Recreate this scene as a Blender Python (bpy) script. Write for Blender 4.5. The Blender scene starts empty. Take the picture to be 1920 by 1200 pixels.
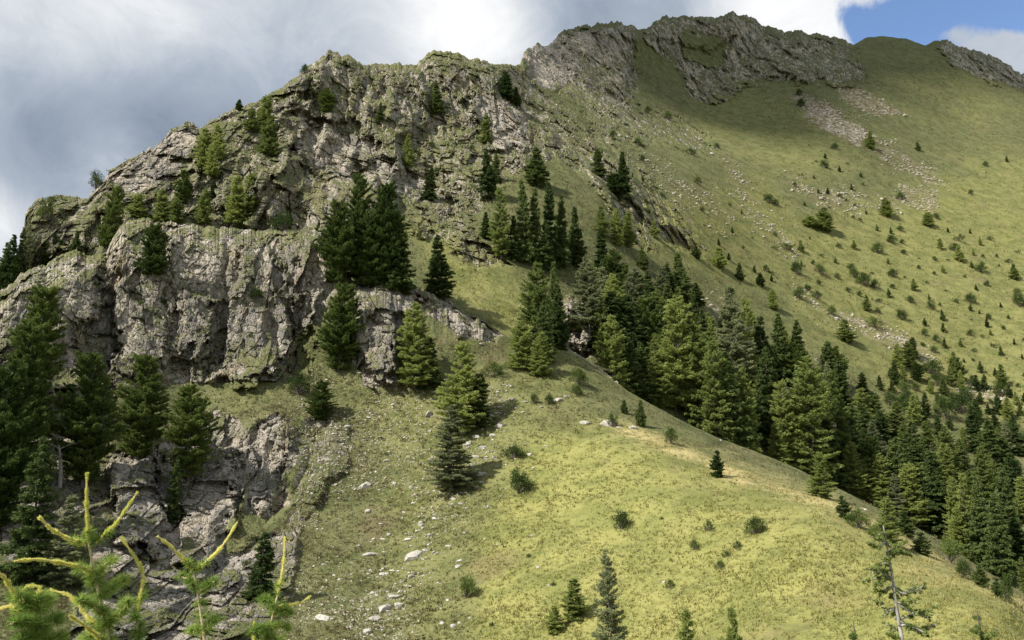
import bpy, math, random
import numpy as np
from mathutils import Vector
rng = np.random.default_rng(7)
random.seed(7)
SC = bpy.context.scene
COL = SC.collection
F32 = np.float32

# ------------------------------------------------------------ camera
LENS, FPX = 28.0, 28.0 / 36.0 * 1920.0
HOR = 880.0
PITCH = math.atan((HOR - 600.0) / FPX)
CAMZ = 40.0
CAM = np.array([0.0, 0.0, CAMZ])
cd = bpy.data.cameras.new("camera"); cam = bpy.data.objects.new("camera", cd); COL.objects.link(cam)
cd.lens = LENS; cd.sensor_width = 36.0; cd.clip_start = 0.05; cd.clip_end = 20000.0
cam.location = CAM; cam.rotation_euler = (math.pi / 2 + PITCH, 0, 0)
SC.camera = cam
FWD = np.array([0, math.cos(PITCH), math.sin(PITCH)]); UPV = np.array([0, -math.sin(PITCH), math.cos(PITCH)])

def ray(px, py):
    px = np.asarray(px, float); py = np.asarray(py, float)
    a = (px - 960.0) / FPX; b = (600.0 - py) / FPX
    d = np.stack([a, FWD[1] + b * UPV[1], FWD[2] + b * UPV[2]], -1)
    return d / np.linalg.norm(d, axis=-1, keepdims=True)

# ------------------------------------------------------------ noise
def h3(ix, iy, iz, s):
    with np.errstate(over='ignore'):
        n = (ix.astype(np.uint32) * np.uint32(374761393) + iy.astype(np.uint32) * np.uint32(668265263)
             + iz.astype(np.uint32) * np.uint32(2246822519) + np.uint32(s * 3266489917 & 0xffffffff))
        n = (n ^ (n >> np.uint32(13))) * np.uint32(1274126177)
        n = (n ^ (n >> np.uint32(16))) * np.uint32(2654435761)
        n = n ^ (n >> np.uint32(15))
    return (n & np.uint32(0xffffff)).astype(F32) / F32(0xffffff)

def vnoise(p, s=0):
    f = np.floor(p); i = f.astype(np.int64); t = (p - f).astype(F32); t = t * t * (3 - 2 * t)
    r = 0
    for dx in (0, 1):
        wx = t[:, 0] if dx else 1 - t[:, 0]
        for dy in (0, 1):
            wy = t[:, 1] if dy else 1 - t[:, 1]
            for dz in (0, 1):
                wz = t[:, 2] if dz else 1 - t[:, 2]
                r = r + wx * wy * wz * h3(i[:, 0] + dx, i[:, 1] + dy, i[:, 2] + dz, s)
    return r * 2 - 1

def fbm(p, o=4, s=0, g=0.5):
    r = 0; a = 1.0; n = 0
    for k in range(o):
        r = r + a * vnoise(p * (2.03 ** k) + k * 17.3, s + k); n += a; a *= g
    return r / n

def cells(p, s=0, tilt=0.8):
    """faceted block value, and the distance to the nearest joint"""
    b = np.floor(p - 0.5).astype(np.int64)
    n = len(p)
    d1 = np.full(n, 9, F32); d2 = np.full(n, 9, F32); v = np.zeros(n, F32)
    for dx in (0, 1):
        for dy in (0, 1):
            for dz in (0, 1):
                ix, iy, iz = b[:, 0] + dx, b[:, 1] + dy, b[:, 2] + dz
                fx = (p[:, 0] - (ix + 0.5 + 0.8 * (h3(ix, iy, iz, s) - 0.5))).astype(F32)
                fy = (p[:, 1] - (iy + 0.5 + 0.8 * (h3(ix, iy, iz, s + 1) - 0.5))).astype(F32)
                fz = (p[:, 2] - (iz + 0.5 + 0.8 * (h3(ix, iy, iz, s + 2) - 0.5))).astype(F32)
                d = np.maximum(np.maximum(np.abs(fx), np.abs(fy)), np.abs(fz)) * .75 + .25 * np.sqrt(fx * fx + fy * fy + fz * fz)
                a = h3(ix, iy, iz, s + 3); t1 = h3(ix, iy, iz, s + 4) - 0.5; t2 = h3(ix, iy, iz, s + 5) - 0.5
                val = (a * 2 - 1) + tilt * 2 * (t1 * fx + t2 * fz)
                m = d < d1
                d2 = np.where(m, d1, np.minimum(d2, d)); d1 = np.where(m, d, d1); v = np.where(m, val, v)
    return v, d2 - d1

# ------------------------------------------------------------ fields over the view
GX0, GY0, GS = -220, -40, 5
GNX, GNY = 500, 300
gx = GX0 + GS * np.arange(GNX); gy = GY0 + GS * np.arange(GNY)
GXX, GYY = np.meshgrid(gx, gy)
def samp(field, px, py):
    u = np.clip((np.asarray(px, float) - GX0) / GS, 0, GNX - 1.001); v = np.clip((np.asarray(py, float) - GY0) / GS, 0, GNY - 1.001)
    i = u.astype(int); j = v.astype(int); a = u - i; b = v - j
    return (field[j, i] * (1 - a) * (1 - b) + field[j, i + 1] * a * (1 - b) + field[j + 1, i] * (1 - a) * b + field[j + 1, i + 1] * a * b)

def rbf(pts):
    P = np.array(pts, float); X = P[:, :2] / 400.0; y = np.log(P[:, 2]); n = len(X)
    def k(r2): return 0.5 * r2 * np.log(r2 + 1e-9)
    r2 = ((X[:, None] - X[None]) ** 2).sum(-1)
    A = np.zeros((n + 3, n + 3)); A[:n, :n] = k(r2) + np.eye(n) * 0.004; A[:n, n] = 1; A[:n, n + 1:] = X; A[n, :n] = 1; A[n + 1:, :n] = X.T
    w = np.linalg.solve(A, np.concatenate([y, np.zeros(3)]))
    Q = np.stack([GXX.ravel(), GYY.ravel()], -1) / 400.0
    out = w[n] + Q @ w[n + 1:]
    for i in range(n):
        out = out + w[i] * k(((Q - X[i]) ** 2).sum(-1))
    return out.reshape(GYY.shape)          # log distance

def sdf(poly):
    """signed distance to a polygon on the lattice, positive inside"""
    P = np.array(poly, float); x = GXX; y = GYY
    d = np.full(x.shape, 1e9); inside = np.zeros(x.shape, bool)
    for i in range(len(P)):
        ax, ay = P[i]; bx, by = P[(i + 1) % len(P)]
        ex, ey = bx - ax, by - ay
        t = np.clip(((x - ax) * ex + (y - ay) * ey) / (ex * ex + ey * ey + 1e-9), 0, 1)
        d = np.minimum(d, (x - ax - t * ex) ** 2 + (y - ay - t * ey) ** 2)
        c = ((ay > y) != (by > y)) & (x < (bx - ax) * (y - ay) / (by - ay + 1e-12) + ax)
        inside ^= c
    d = np.sqrt(d)
    return np.where(inside, d, -d)

def sstep(x, a, b):
    t = np.clip((x - a) / (b - a), 0, 1); return t * t * (3 - 2 * t)

def mask(polys):
    m = np.zeros(GXX.shape)
    for val, soft, poly in polys:
        s = sstep(sdf(poly), -soft, soft)
        m = m * (1 - s) + val * s if val < 0.0001 else np.maximum(m, val * s)
    return m

S1D = rbf([(-150,520,150),(45,372,165),(200,330,172),(350,235,192),(430,205,200),(560,125,222),(620,98,230),(720,118,240),(820,95,255),(950,118,278),
 (985,105,325),(1040,75,395),(1190,50,480),(1280,30,560),(1380,22,600),(1450,60,620),(1600,85,655),(1700,72,720),(1790,78,745),(1920,132,770),(2070,220,770),
 (1330,190,480),(1200,190,400),(1080,190,320),(1000,160,292),(1500,180,505),(1620,250,470),(1800,250,560),(1920,260,590),(2070,300,620),
 (1150,330,235),(1300,330,300),(1450,350,350),(1600,380,370),(1750,380,410),(1920,400,440),
 (1100,480,178),(1250,480,212),(1400,520,245),(1600,560,280),(1800,560,315),(1920,560,335),(2070,560,345),
 (1100,640,142),(1250,700,152),(1400,800,150),(1600,780,195),(1800,760,238),(1920,800,232),(1600,950,150),(1800,950,172),(1920,1000,165),(2070,1100,150),(1900,1250,130),
 (820,250,218),(900,350,188),(960,460,162),(850,520,142),(900,640,124),(700,300,192),(600,300,184),(620,200,208),(720,400,162),(750,520,138),
 (500,350,165),(500,450,150),(350,420,148),(350,330,168),(200,460,146),(60,500,146),(0,650,136),(300,600,140),(600,600,136),(950,250,228),(1020,300,220),(1040,400,188),(1060,230,270)])
S2D = rbf([(-150,600,112),(0,540,115),(140,470,122),(230,415,126),(400,420,128),(600,430,126),(650,520,120),(760,530,120),(870,600,119),(960,650,117),
 (1060,655,118),(1200,740,112),(1350,820,104),(1450,860,98),(1560,910,92),(1700,980,84),(1800,1040,78),(1920,1110,72),(2070,1190,66),
 (300,600,117),(150,650,112),(500,650,116),(380,735,109),(600,730,110),(700,640,114),(700,720,109),(800,740,107),(950,760,102),(500,775,102),
 (450,860,97),(250,850,96),(100,850,92),(30,950,84),(250,1000,82),(450,1000,85),(650,900,93),(650,1050,80),(840,910,89),(1000,900,86),(1080,800,97),
 (1250,860,85),(1400,920,77),(1550,955,71),(1650,1010,66),(1750,1070,61),(1900,1130,56),(2070,1220,51),(1200,1000,70),(1400,1050,62),(1600,1100,57),
 (900,1050,74),(700,1200,66),(300,1200,64),(0,1200,62),(1100,1200,58),(1500,1200,50),(1900,1200,48),(1000,1330,52),(0,1330,54),(500,1330,54),
 (1500,1330,44),(1900,1330,42),(-150,1330,54),(-150,900,85),(2070,1330,40)])

# ledges, gullies and buttresses: (metres nearer(-)/farther(+), softness px, outline)
F1 = [(-9,5,[(480,330),(530,305),(600,325),(690,345),(740,420),(620,440),(470,440)]),
      (-5,4,[(45,372),(90,372),(160,372),(200,345),(190,400),(140,470),(50,500),(30,440)]),
      (-6,5,[(200,330),(350,232),(380,260),(370,330),(300,400),(230,420),(190,400)]),
      (-6,5,[(420,300),(490,290),(540,200),(600,160),(560,280),(520,330),(440,420),(400,380)]),
      (7,6,[(540,200),(640,230),(730,280),(790,330),(860,380),(850,400),(760,370),(690,340),(600,320),(545,290)]),
      (-6,5,[(870,170),(930,175),(985,215),(990,280),(930,290),(900,240)]),
      (7,4,[(985,95),(1030,88),(1075,130),(1060,165),(1000,150)]),
      (-8,6,[(1060,60),(1190,45),(1200,120),(1150,180),(1090,150)]),
      (-14,6,[(1440,60),(1560,75),(1620,100),(1610,150),(1540,155),(1450,140),(1400,110)]),
      (-10,6,[(1210,45),(1330,40),(1390,60),(1330,90),(1240,90)]),
      (-3,4,[(690,290),(750,300),(760,350),(720,345)]),
      (-4,5,[(780,230),(850,260),(900,360),(840,350)]),
      (-6,6,[(1070,560),(1110,570),(1100,640),(1130,660),(1060,655)])]
F2 = [(-5,5,[(0,560),(60,510),(140,475),(190,485),(200,560),(150,620),(150,740),(0,740)]),
      (4,4,[(185,480),(215,470),(215,640),(205,740),(185,700),(160,600),(190,560)]),
      (-3,4,[(215,425),(260,415),(330,430),(320,520),(300,720),(215,700)]),
      (-3,3,[(345,540),(400,560),(385,640),(360,690),(340,620)]),
      (-4,4,[(450,450),(520,470),(550,560),(555,660),(480,720),(400,715),(430,600)]),
      (2.5,4,[(385,640),(420,620),(430,700),(395,700)]),
      (-3.5,4,[(560,440),(600,440),(610,520),(590,600),(560,640),(545,560)]),
      (3,5,[(540,560),(580,560),(580,700),(550,700)]),
      (-5,4,[(655,530),(720,530),(790,560),(780,590),(735,600),(745,715),(690,712),(675,640),(660,600)]),
      (-2,4,[(790,545),(850,560),(930,625),(900,640),(820,600)]),
      (-5,5,[(215,860),(290,845),(310,960),(300,1040),(215,1010)]),
      (-4,4,[(340,870),(380,830),(440,840),(440,960),(400,1050),(330,1060)]),
      (3,4,[(300,860),(340,870),(330,980),(300,1000)]),
      (-3,14,[(455,810),(545,785),(535,860),(515,970),(450,950)]),
      (3,6,[(100,740),(210,740),(210,940),(90,950)])]
def feats(D, F):
    e = np.exp(D)
    for off, soft, poly in F:
        e = e + off * sstep(sdf(poly), -soft, soft)
    return e
def feats2(F):
    e = np.zeros(GXX.shape)
    for off, soft, poly in F: e = e + off * sstep(sdf(poly), -soft, soft)
    return e
E1 = feats2(F1) * .55; E2 = feats2(F2) * .5
CREST = feats2([(3.0, 30, [(1200,800),(1300,836),(1420,892),(1560,926),(1560,860),(1400,800),(1300,770)]), (3.5, 10, [(1310,838),(1420,892),(1560,926),(1700,1006),(1800,1066),(2000,1160),(2200,1260),(2200,1150),(1920,1050),(1700,930),(1560,860),(1420,820)])])

ROCK1 = mask([(0.60,14,[(30,370),(200,320),(350,225),(430,200),(560,130),(620,90),(700,110),(800,90),(960,115),(1000,150),(1060,190),(1130,270),(1150,330),(1120,370),(1050,300),(960,330),(900,400),(870,460),(800,450),(740,400),(600,450),(480,440),(400,430),(60,520)]),
 (0.82,8,[(545,200),(620,230),(720,280),(790,330),(850,390),(790,380),(690,345),(600,325),(550,290)]),
 (0.95,6,[(885,170),(980,215),(995,290),(930,290),(900,240)]),
 (0.95,6,[(200,335),(345,235),(380,250),(330,330),(250,370)]),
 (0.95,5,[(972,95),(1000,82),(1045,66),(1085,90),(1080,150),(1050,168),(1000,150)]),(0.8,8,[(1045,62),(1190,40),(1200,90),(1120,120),(1060,130)]),
 (0.62,10,[(975,90),(1040,75),(1200,50),(1195,120),(1190,200),(1240,230),(1330,260),(1320,290),(1150,240),(1060,180),(1000,150)]),
 (0.64,8,[(1205,45),(1225,35),(1280,22),(1320,30),(1380,14),(1440,48),(1500,52),(1600,80),(1622,130),(1560,150),(1450,135),(1420,95),(1330,60),(1240,75)]),
 (0.66,8,[(1205,40),(1280,25),(1380,15),(1450,55),(1560,70),(1600,90),(1625,150),(1560,165),(1450,150),(1330,195),(1300,190),(1240,130),(1200,100)]),
 (0.0,12,[(1285,65),(1350,70),(1370,90),(1340,130),(1290,110)]),(0.0,10,[(1195,50),(1215,70),(1290,150),(1230,180),(1190,110)]),
 (0.72,10,[(1750,78),(1790,72),(1860,95),(1930,130),(1960,190),(1850,150),(1790,130)]),
 (0.55,14,[(1080,200),(1240,200),(1340,255),(1330,290),(1230,270),(1130,280)]),
 (0.52,30,[(1000,150),(1080,230),(1230,300),(1300,420),(1330,480),(1180,470),(1120,380),(1040,300)]),
 (0.6,8,[(760,400),(860,400),(950,490),(900,500),(820,440)]),
 (0.95,6,[(1062,560),(1105,565),(1100,640),(1150,660),(1060,665)])])
SCREE1 = mask([(0.9,13,[(1480,175),(1530,190),(1620,235),(1628,262),(1600,268),(1560,250),(1520,225)]),
 (0.6,9,[(1560,160),(1620,165),(1700,215),(1640,225),(1570,190)]),
 (0.5,18,[(1635,255),(1700,285),(1750,320),(1775,355),(1730,350),(1690,315),(1640,290)]),
 (0.48,20,[(1455,325),(1500,345),(1640,370),(1700,340),(1770,355),(1760,400),(1650,395),(1560,395),(1500,370)]),
 (0.36,16,[(1330,290),(1370,290),(1440,400),(1500,470),(1480,500),(1400,420)]),
 (0.3,24,[(1200,280),(1340,340),(1420,400),(1360,440),(1260,400)]),
 (0.5,10,[(1530,590),(1600,590),(1700,620),(1760,670),(1740,690),(1660,640),(1560,610)]),
 (0.5,8,[(1760,690),(1850,725),(1900,745),(1850,770),(1780,740)]),
 (0.35,10,[(1470,480),(1520,560),(1600,600),(1560,620),(1500,570)]),
 (0.4,8,[(1300,550),(1350,560),(1350,610),(1300,590)]),(0.6,5,[(1490,670),(1530,680),(1520,720),(1480,700)]),
 (0.8,8,[(1060,560),(1100,560),(1160,650),(1140,670),(1060,650)]),
 (0.4,14,[(540,330),(640,330),(740,400),(760,460),(620,450)])])
ROCK2 = mask([(0.72,10,[(-200,600),(0,530),(140,462),(190,480),(230,405),(400,415),(600,420),(645,520),(600,600),(560,640),(575,725),(380,728),(300,720),(200,740),(-200,760)]),
 (0.82,6,[(655,525),(760,530),(850,555),(945,620),(930,645),(860,625),(800,595),(750,605),(748,718),(690,718),(660,640)]),
 (0.95,8,[(215,850),(290,838),(400,770),(475,830),(450,950),(420,1060),(330,1080),(300,1030),(205,1000)]),
 (0.9,16,[(450,805),(520,770),(550,800),(570,840),(530,900),(545,950),(500,1000),(455,970)]),
 (0.62,14,[(560,775),(660,790),(660,880),(610,900),(570,990),(530,1000)]),
 (0.80,14,[(180,980),(420,1040),(520,1000),(570,990),(540,1120),(440,1260),(100,1260)]),
 (0.75,10,[(-200,740),(210,740),(220,1000),(100,1080),(-200,1000)]),
 (0.28,30,[(560,730),(800,720),(800,900),(780,1000),(700,1250),(450,1250),(560,980)]),
 (0.0,8,[(400,728),(560,725),(640,760),(560,780),(420,770)])])
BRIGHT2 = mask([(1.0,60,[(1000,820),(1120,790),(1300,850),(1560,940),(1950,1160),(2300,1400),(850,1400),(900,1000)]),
 (0.30,50,[(700,720),(1100,640),(1250,790),(1300,900),(1200,1400),(760,1400)]),(0.0,14,[(1090,770),(1180,778),(1300,826),(1420,884),(1560,918),(1700,998),(1800,1058),(2000,1150),(2100,1150),(1700,930),(1300,760),(1100,700)])])  # olive turf behind the crest; the strip's shade is also put into this colour
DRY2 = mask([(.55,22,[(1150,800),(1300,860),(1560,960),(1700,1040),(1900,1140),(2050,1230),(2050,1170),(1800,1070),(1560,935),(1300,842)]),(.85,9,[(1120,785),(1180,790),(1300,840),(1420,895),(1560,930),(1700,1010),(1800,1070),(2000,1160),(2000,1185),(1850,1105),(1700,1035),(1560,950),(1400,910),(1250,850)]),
 (0.5,20,[(1660,1030),(1780,1060),(1800,1120),(1700,1100)])])
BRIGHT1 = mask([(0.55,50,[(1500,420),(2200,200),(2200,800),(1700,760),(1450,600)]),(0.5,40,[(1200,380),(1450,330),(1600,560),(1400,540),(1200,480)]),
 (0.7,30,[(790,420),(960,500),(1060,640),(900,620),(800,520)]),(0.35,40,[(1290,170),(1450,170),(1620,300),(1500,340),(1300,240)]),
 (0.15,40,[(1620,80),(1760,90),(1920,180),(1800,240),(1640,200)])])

# ------------------------------------------------------------ mesh helpers
def mesh_from(name, V, Fc, attrs=None, mats=None, smooth=False, per_face=None):
    me = bpy.data.meshes.new(name)
    V = np.ascontiguousarray(V, F32); Fc = np.ascontiguousarray(Fc, np.int32)
    k = Fc.shape[1]
    me.vertices.add(len(V)); me.vertices.foreach_set("co", V.ravel())
    me.loops.add(Fc.size); me.loops.foreach_set("vertex_index", Fc.ravel())
    me.polygons.add(len(Fc)); me.polygons.foreach_set("loop_start", np.arange(0, Fc.size, k, dtype=np.int32))
    me.update(calc_edges=True)
    me.polygons.foreach_set("use_smooth", np.full(len(Fc), smooth))
    if per_face is not None: me.polygons.foreach_set("material_index", np.ascontiguousarray(per_face, np.int32))
    for n, a in (attrs or {}).items():
        at = me.attributes.new(n, 'FLOAT', 'POINT'); at.data.foreach_set("value", np.ascontiguousarray(a, F32))
    for m in (mats or []): me.materials.append(m)
    return me

def link(name, data, parent=None, **props):
    o = bpy.data.objects.new(name, data); COL.objects.link(o)
    if parent is not None: o.parent = parent
    for k, v in props.items(): o[k] = v
    return o

# ------------------------------------------------------------ materials
def newmat(name):
    m = bpy.data.materials.new(name); m.use_nodes = True
    nt = m.node_tree; nt.nodes.clear()
    return m, nt
class N:
    def __init__(s, nt): s.nt = nt
    def n(s, t, **kw):
        x = s.nt.nodes.new(t)
        for k, v in kw.items():
            if k.startswith('_'): setattr(x, k[1:], v)
            else: s.set(x.inputs[k.replace('__', ' ')], v)
        return x
    def set(s, sock, v):
        if isinstance(v, bpy.types.NodeSocket): s.nt.links.new(v, sock)
        elif v is not None: sock.default_value = v
    def math(s, op, a, b=None, c=None, clamp=False):
        x = s.nt.nodes.new('ShaderNodeMath'); x.operation = op; x.use_clamp = clamp
        s.set(x.inputs[0], a)
        if b is not None: s.set(x.inputs[1], b)
        if c is not None: s.set(x.inputs[2], c)
        return x.outputs[0]
    def mix(s, f, a, b):
        x = s.nt.nodes.new('ShaderNodeMix'); x.data_type = 'RGBA'
        s.set(x.inputs[0], f)
        for i, v in ((6, a), (7, b)):
            if isinstance(v, tuple) and len(v) == 3: v = v + (1,)
            s.set(x.inputs[i], v)
        return x.outputs[2]
    def noise(s, vec, scale, detail=4, rough=0.6, dist=0.0):
        x = s.nt.nodes.new('ShaderNodeTexNoise'); s.set(x.inputs['Vector'], vec)
        x.inputs['Scale'].default_value = scale; x.inputs['Detail'].default_value = detail; x.inputs['Roughness'].default_value = rough
        x.inputs['Distortion'].default_value = dist
        return x.outputs['Fac']
    def ramp(s, f, a, b):
        x = s.nt.nodes.new('ShaderNodeMapRange'); x.interpolation_type = 'SMOOTHSTEP'
        s.set(x.inputs[0], f); x.inputs[1].default_value = a; x.inputs[2].default_value = b
        return x.outputs[0]
    def attr(s, name):
        x = s.nt.nodes.new('ShaderNodeAttribute'); x.attribute_name = name; return x.outputs['Fac']
    def mapping(s, vec, scale=(1, 1, 1), rot=(0, 0, 0)):
        x = s.nt.nodes.new('ShaderNodeMapping'); s.set(x.inputs[0], vec); x.inputs['Scale'].default_value = scale; x.inputs['Rotation'].default_value = rot
        return x.outputs[0]

def terrain_material():
    m, nt = newmat('mountain_ground'); g = N(nt)
    pos = g.n('ShaderNodeNewGeometry'); P = pos.outputs['Position']; NZ = g.n('ShaderNodeSeparateXYZ', Vector=pos.outputs['Normal']).outputs['Z']
    n1 = g.noise(P, 0.035, 5, 0.6); n2 = g.noise(P, 0.22, 5, 0.65); n3 = g.noise(P, 1.1, 4, 0.7); n4 = g.noise(P, 4.5, 3, 0.7)
    br, dry, rock, scr = g.attr('bright'), g.attr('dry'), g.attr('rock'), g.attr('scree')
    # grass
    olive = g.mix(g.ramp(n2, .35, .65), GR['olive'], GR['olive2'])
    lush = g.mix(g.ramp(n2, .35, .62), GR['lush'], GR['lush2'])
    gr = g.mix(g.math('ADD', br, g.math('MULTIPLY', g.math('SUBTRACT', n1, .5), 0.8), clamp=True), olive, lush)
    n5 = g.noise(P, 2.2, 4, .8); n6 = g.noise(P, .45, 5, .8)
    dk = g.ramp(n5, .52, .36)
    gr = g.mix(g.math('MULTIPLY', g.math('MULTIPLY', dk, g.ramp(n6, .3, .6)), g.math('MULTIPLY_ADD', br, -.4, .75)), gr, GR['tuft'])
    gr = g.mix(g.math('MULTIPLY', g.ramp(n4, .50, .66), .55), gr, GR['pale'])
    gr = g.mix(g.math('MULTIPLY', g.ramp(n6, .52, .66), .35), gr, GR['tuft'])
    gr = g.mix(g.math('MULTIPLY', g.ramp(g.noise(P, .09, 4, .7), .55, .72), .5), gr, GR['brown'])
    gr = g.mix(g.math('MULTIPLY', dry, g.ramp(g.math('ADD', n2, g.math('MULTIPLY', n3, .5)), .55, .85)), gr, GR['straw'])
    # rock
    PV = g.mapping(P, (1, 1, .35), (0, .12, 0))
    r1 = g.noise(PV, .12, 6, .6); r2 = g.noise(PV, .7, 6, .7); r3 = g.noise(P, 3.0, 5, .75)
    rc = g.mix(g.ramp(g.math('ADD', g.math('MULTIPLY', g.attr('tone'), .45), r1), .28, .72), RK['grey'], RK['light'])
    rc = g.mix(g.math('MULTIPLY', g.ramp(g.noise(g.mapping(P, (1, .6, .3)), .28, 5, .65), .52, .68), .65), rc, RK['tan'])
    rc = g.mix(g.math('MULTIPLY', g.ramp(r2, .48, .34), .7), rc, RK['dark'])
    rc = g.mix(g.math('MULTIPLY', g.ramp(r3, .54, .70), .55), rc, RK['pale'])
    rc = g.mix(g.math('MULTIPLY', g.ramp(r3, .46, .32), .7), rc, RK['dark'])
    rc = g.mix(g.math('MULTIPLY', g.ramp(g.noise(P, .3, 5, .7), .5, .66), .5), rc, RK['moss'])
    vo = g.n('ShaderNodeTexVoronoi', Vector=PV, Scale=.9, _feature='DISTANCE_TO_EDGE').outputs['Distance']
    # where rock shows: mapped outcrops, minus ledges that hold turf
    ledge = g.ramp(g.math('ADD', NZ, g.math('MULTIPLY', g.math('SUBTRACT', n3, .5), .9)), .42, .72)
    k = g.math('ADD', rock, g.math('MULTIPLY', g.math('SUBTRACT', g.noise(g.mapping(P, (1, .5, .42)), .42, 7, .72), .5), 2.0))
    k = g.math('ADD', k, g.math('MULTIPLY', g.math('SUBTRACT', n3, .5), 1.1))
    k = g.math('ADD', k, g.math('MULTIPLY', g.attr('tone'), .10))
    k = g.math('SUBTRACT', k, g.math('MULTIPLY', ledge, .34))
    rk = g.ramp(k, .44, .475)
    # rubble among the grass
    sv = g.n('ShaderNodeTexVoronoi', Vector=P, Scale=.8, _feature='F1'); sd = sv.outputs['Distance']
    s2 = g.math('ADD', scr, g.math('MULTIPLY', g.math('SUBTRACT', g.noise(P, .16, 6, .8), .5), 2.6))
    sk = g.math('MULTIPLY', g.math('MULTIPLY', g.math('MULTIPLY', g.ramp(s2, .42, .95), .85), g.ramp(scr, .05, .3)), g.ramp(g.math('ADD', sd, g.math('MULTIPLY', n4, -.2)), .52, .40))
    sc = g.mix(g.ramp(g.n('ShaderNodeSeparateColor', Color=sv.outputs['Color']).outputs[0], .1, .9), RK['rub1'], RK['rub2'])
    gr = g.mix(g.math('MULTIPLY', g.ramp(scr, .2, .7), .5), gr, GR['brown'])
    c = g.mix(rk, gr, rc); c = g.mix(sk, c, sc)
    hgt = g.math('ADD', g.math('MULTIPLY', r3, .5), g.math('MULTIPLY', g.noise(PV, 1.3, 5, .7), 1.2))
    hgt = g.math('ADD', hgt, g.math('MULTIPLY', g.ramp(vo, 0, .08), .35))
    gh = g.math('ADD', g.math('MULTIPLY', n3, .35), g.math('MULTIPLY', n4, .16))
    mh = g.n('ShaderNodeMix'); g.set(mh.inputs[0], rk); g.set(mh.inputs[2], gh); g.set(mh.inputs[3], hgt)
    bm = g.n('ShaderNodeBump', Height=mh.outputs[0], Strength=.9, Distance=.9)
    b = g.n('ShaderNodeBsdfPrincipled', Base__Color=c, Roughness=.95, Normal=bm.outputs[0]); b.inputs['Specular IOR Level'].default_value = .1
    o = g.n('ShaderNodeOutputMaterial', Surface=b.outputs[0])
    return m

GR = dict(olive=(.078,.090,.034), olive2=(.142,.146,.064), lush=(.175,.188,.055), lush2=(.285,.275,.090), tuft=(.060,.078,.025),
          pale=(.29,.27,.13), brown=(.18,.135,.08), straw=(.47,.39,.18))
RK = dict(grey=(.27,.25,.22), light=(.53,.475,.39), tan=(.54,.42,.29), dark=(.12,.11,.10), pale=(.62,.58,.50), moss=(.12,.125,.05),
          rub1=(.30,.26,.21), rub2=(.55,.50,.43))
M_TER = terrain_material()

def boulder_material(name, a, b):
    m, nt = newmat(name); g = N(nt)
    P = g.n('ShaderNodeNewGeometry').outputs['Position']
    n = g.noise(P, 2.2, 6, .7); r = g.n('ShaderNodeObjectInfo').outputs['Random']
    c = g.mix(g.ramp(n, .3, .7), a, b); c = g.mix(g.math('MULTIPLY', g.ramp(g.noise(P, 5, 4, .7), .5, .35), .6), c, RK['dark'])
    c = g.mix(g.math('MULTIPLY', r, .4), c, RK['grey'])
    bm = g.n('ShaderNodeBump', Height=n, Strength=.6, Distance=.3)
    b_ = g.n('ShaderNodeBsdfPrincipled', Base__Color=c, Roughness=.9, Normal=bm.outputs[0]); b_.inputs['Specular IOR Level'].default_value = .15
    g.n('ShaderNodeOutputMaterial', Surface=b_.outputs[0]); return m
M_BLD = boulder_material('pale_boulder', (.38,.36,.31), (.60,.57,.50))
M_RUB = boulder_material('rubble', (.38,.33,.27), (.62,.56,.47))

def leaf_material(name, dark, light, trans=.25, tip=None):
    m, nt = newmat(name); g = N(nt)
    r = g.n('ShaderNodeObjectInfo').outputs['Random']; P = g.n('ShaderNodeNewGeometry').outputs['Position']
    a = g.attr('vary'); n = g.noise(P, .55, 3, .6)
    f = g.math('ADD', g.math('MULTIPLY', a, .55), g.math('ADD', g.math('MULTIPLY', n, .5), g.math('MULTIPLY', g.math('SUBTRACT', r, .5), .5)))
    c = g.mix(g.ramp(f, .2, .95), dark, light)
    if tip: c = g.mix(g.math('MULTIPLY', g.attr('tip'), .8), c, tip)
    d = g.n('ShaderNodeBsdfDiffuse', Color=c); t = g.n('ShaderNodeBsdfTranslucent', Color=c)
    mx = g.n('ShaderNodeMixShader', Fac=trans); g.set(mx.inputs[1], d.outputs[0]); g.set(mx.inputs[2], t.outputs[0])
    g.n('ShaderNodeOutputMaterial', Surface=mx.outputs[0]); return m
M_SPR = leaf_material('spruce_needles', (.048,.080,.027), (.155,.20,.065), .35)
M_PIN = leaf_material('pine_needles', (.044,.074,.023), (.150,.195,.052), .35)
M_LAR = leaf_material('larch_needles', (.155,.205,.060), (.37,.42,.13), .48)
M_LAG = leaf_material('grey_larch_needles', (.17,.195,.10), (.35,.38,.20), .45)
M_SHR = leaf_material('shrub_leaves', (.045,.075,.022), (.13,.17,.045), .3)
M_YLA = leaf_material('young_larch_needles', (.18,.28,.06), (.42,.52,.14), .5)
M_SHO = leaf_material('new_shoot_needles', (.64,.66,.16), (.94,.90,.38), .5)

def bark_material(name, a, b, sc=8):
    m, nt = newmat(name); g = N(nt)
    tc = g.n('ShaderNodeTexCoord').outputs['Object']
    n = g.noise(g.mapping(tc, (1, 1, .3)), sc, 5, .7)
    c = g.mix(g.ramp(n, .35, .65), a, b); bm = g.n('ShaderNodeBump', Height=n, Strength=.5, Distance=.02)
    b_ = g.n('ShaderNodeBsdfPrincipled', Base__Color=c, Roughness=.9, Normal=bm.outputs[0])
    g.n('ShaderNodeOutputMaterial', Surface=b_.outputs[0]); return m
M_BRK = bark_material('brown_bark', (.09,.07,.055), (.20,.17,.14))
M_GRY = bark_material('grey_dead_wood', (.16,.15,.14), (.38,.36,.33), 20)
M_TWG = bark_material('pale_young_bark', (.36,.26,.15), (.60,.48,.32), 60)
M_SHB = bark_material('new_shoot_bark', (.62,.46,.22), (.78,.62,.34), 60)

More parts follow.
